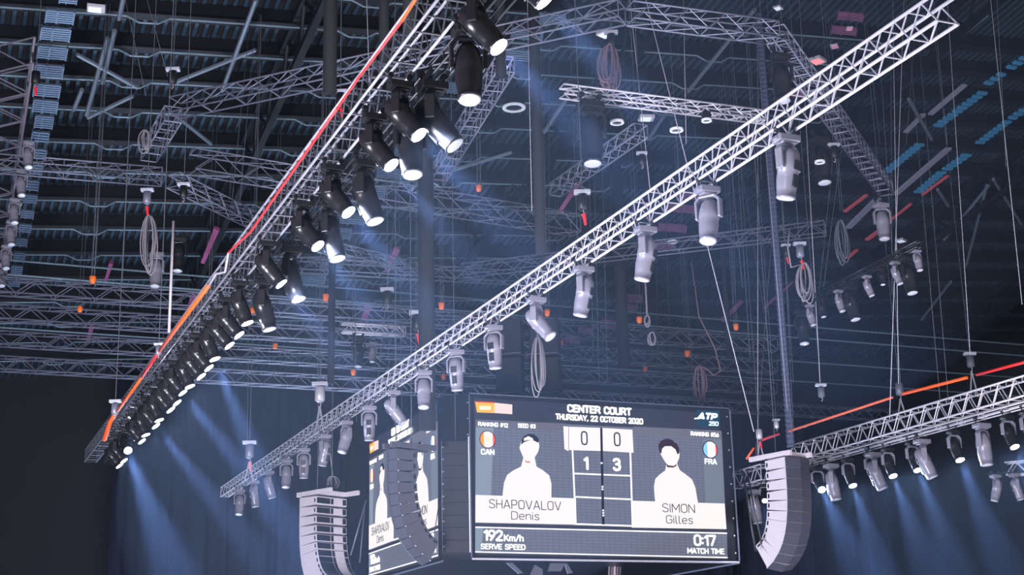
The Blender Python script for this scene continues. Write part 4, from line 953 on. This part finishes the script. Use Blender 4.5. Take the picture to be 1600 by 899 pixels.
SL1 = mat('blue grey grating', '#6c7f96', .45, .4, .1, 4)
SL2 = mat('purple lit grating colour', '#a06a90', .5, .3, .1, 4)  # purple light on these gratings is put into the base colour
cat = [(94, -14, 29), (72, 16, 46), (64, 43, 48), (59, 72, 48), (55, 101, 46), (53, 131, 43), (52, 156, 40), (55, 181, 30), (50, 206, 28), (50, 233, 24), (46, 257, 22), (40, 282, 22), (37, 305, 22), (33, 329, 21), (30, 351, 20), (25, 373, 19), (22, 395, 18), (18, 416, 18), (14, 436, 18)]
for k, (x, y, w_) in enumerate(cat):
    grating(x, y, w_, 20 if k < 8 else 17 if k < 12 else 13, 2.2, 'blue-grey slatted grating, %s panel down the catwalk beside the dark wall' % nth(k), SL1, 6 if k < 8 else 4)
mid = [(470, 428, 40), (503, 405, 34), (505, 377, 28), (512, 356, 38), (528, 333, 44), (545, 312, 44), (560, 292, 44), (590, 262, 40), (618, 228, 28), (700, 130, 30), (790, 78, 40), (800, 45, 50), (830, 20, 55)]
for k, (x, y, w_) in enumerate(mid):
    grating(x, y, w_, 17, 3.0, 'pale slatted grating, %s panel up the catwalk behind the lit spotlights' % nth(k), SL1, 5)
pk = [(1045, 320, 42), (1030, 350, 44), (1012, 378, 44), (975, 460, 30), (965, 475, 30), (940, 500, 30), (905, 510, 22), (885, 525, 22), (1310, 20, 40), (1300, 42, 40), (1060, 300, 40), (1230, 140, 28)]
for k, (x, y, w_) in enumerate(pk):
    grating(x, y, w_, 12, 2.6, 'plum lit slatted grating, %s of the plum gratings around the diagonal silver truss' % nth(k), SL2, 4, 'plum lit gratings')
# roof fittings at the dark side wall: a handrail truss with small lamps
truss(roof(20, 95, 4), roof(-30, 480, 4), 1.0, .8, 1.5, 'dark zigzag catwalk handrail truss beside the red strapped hoist', mat('plum grey steel', '#6f6a78', .5, .3, .1, 4), .04, .025, 'V', 'V', 'V', name='catwalk_truss')
for k, (x, y) in enumerate([(45, 228), (34, 273), (23, 317), (18, 352), (10, 390), (3, 418)]):
    pn, tl = aim(.2, 1, -.2); lamp(roof(x, y-6, 4.2), pn, tl, 'small pale lamp in the row beside the slatted catwalk, %s from the roof' % nth(k), 'small lamps along the catwalk', True, False, 1.)
for k, (x1, y1, x2, y2) in enumerate([(52, 232, 46, 258), (42, 274, 32, 300), (32, 318, 24, 338), (25, 352, 18, 372), (18, 380, 10, 406), (10, 412, 3, 435), (140, 215, 93, 0)][:6]):
    o = MB().tube(roof(x1, y1, 4), roof(x2, y2, 4), .05, 6).build('guard_rail', ARR_L); tag(o, 'short white guard rail length, %s down the edge of the slatted catwalk' % nth(k), 'rail', 'white guard rail lengths')

# ------------------------------------------------------------------ haze in the hall
hz = MB().box((18, 38.5, 18), 58, 62, 35.6).build('haze', None or BLACK)
hm = bpy.data.materials.new('stage haze'); hm.use_nodes = True; nt = hm.node_tree; nt.nodes.clear()
out = nt.nodes.new('ShaderNodeOutputMaterial'); vs = nt.nodes.new('ShaderNodeVolumeScatter')
vs.inputs['Color'].default_value = (.55, .72, 1, 1); vs.inputs['Density'].default_value = HAZE; vs.inputs['Anisotropy'].default_value = .35
nt.links.new(vs.outputs[0], out.inputs['Volume']); hz.data.materials.clear(); hz.data.materials.append(hm)
hz['kind'] = 'stuff'; hz['label'] = 'thin blue stage haze filling the hall'

def puff(c, rx, ry, rz, dens, label):
    q = MB(); n1, n2 = 20, 32
    for i in range(1, n1):
        for j in range(n2):
            a, b = PI*i/n1, 2*PI*j/n2
            q.v.append((rx*math.sin(a)*math.cos(b), ry*math.sin(a)*math.sin(b), rz*math.cos(a)))
    q.v += [(0, 0, rz), (0, 0, -rz)]; T_, B_ = len(q.v)-2, len(q.v)-1
    for i in range(n1-2):
        for j in range(n2): q.f.append((i*n2+j, (i+1)*n2+j, (i+1)*n2+(j+1) % n2, i*n2+(j+1) % n2))
    for j in range(n2): q.f.append((T_, j, (j+1) % n2)); q.f.append((B_, (n1-2)*n2+(j+1) % n2, (n1-2)*n2+j))
    m_ = bpy.data.materials.new('thick haze'); m_.use_nodes = True; nt = m_.node_tree; nt.nodes.clear()
    o_ = nt.nodes.new('ShaderNodeOutputMaterial'); v_ = nt.nodes.new('ShaderNodeVolumeScatter')
    v_.inputs['Color'].default_value = (.5, .68, 1, 1); v_.inputs['Density'].default_value = dens; v_.inputs['Anisotropy'].default_value = .2
    nt.links.new(v_.outputs[0], o_.inputs['Volume'])
    o = q.build('haze', m_); o.location = c; o['kind'] = 'stuff'; o['label'] = label
puff((7.4, 26, 14.2), 3.2, 21, 4.2, .0034, 'thicker blue haze drifting below the row of lit spotlights')
puff((27.2, 32, 13.2), 3.2, 12, 5.0, .0036, 'thicker blue haze below the lamps of the short silver truss')
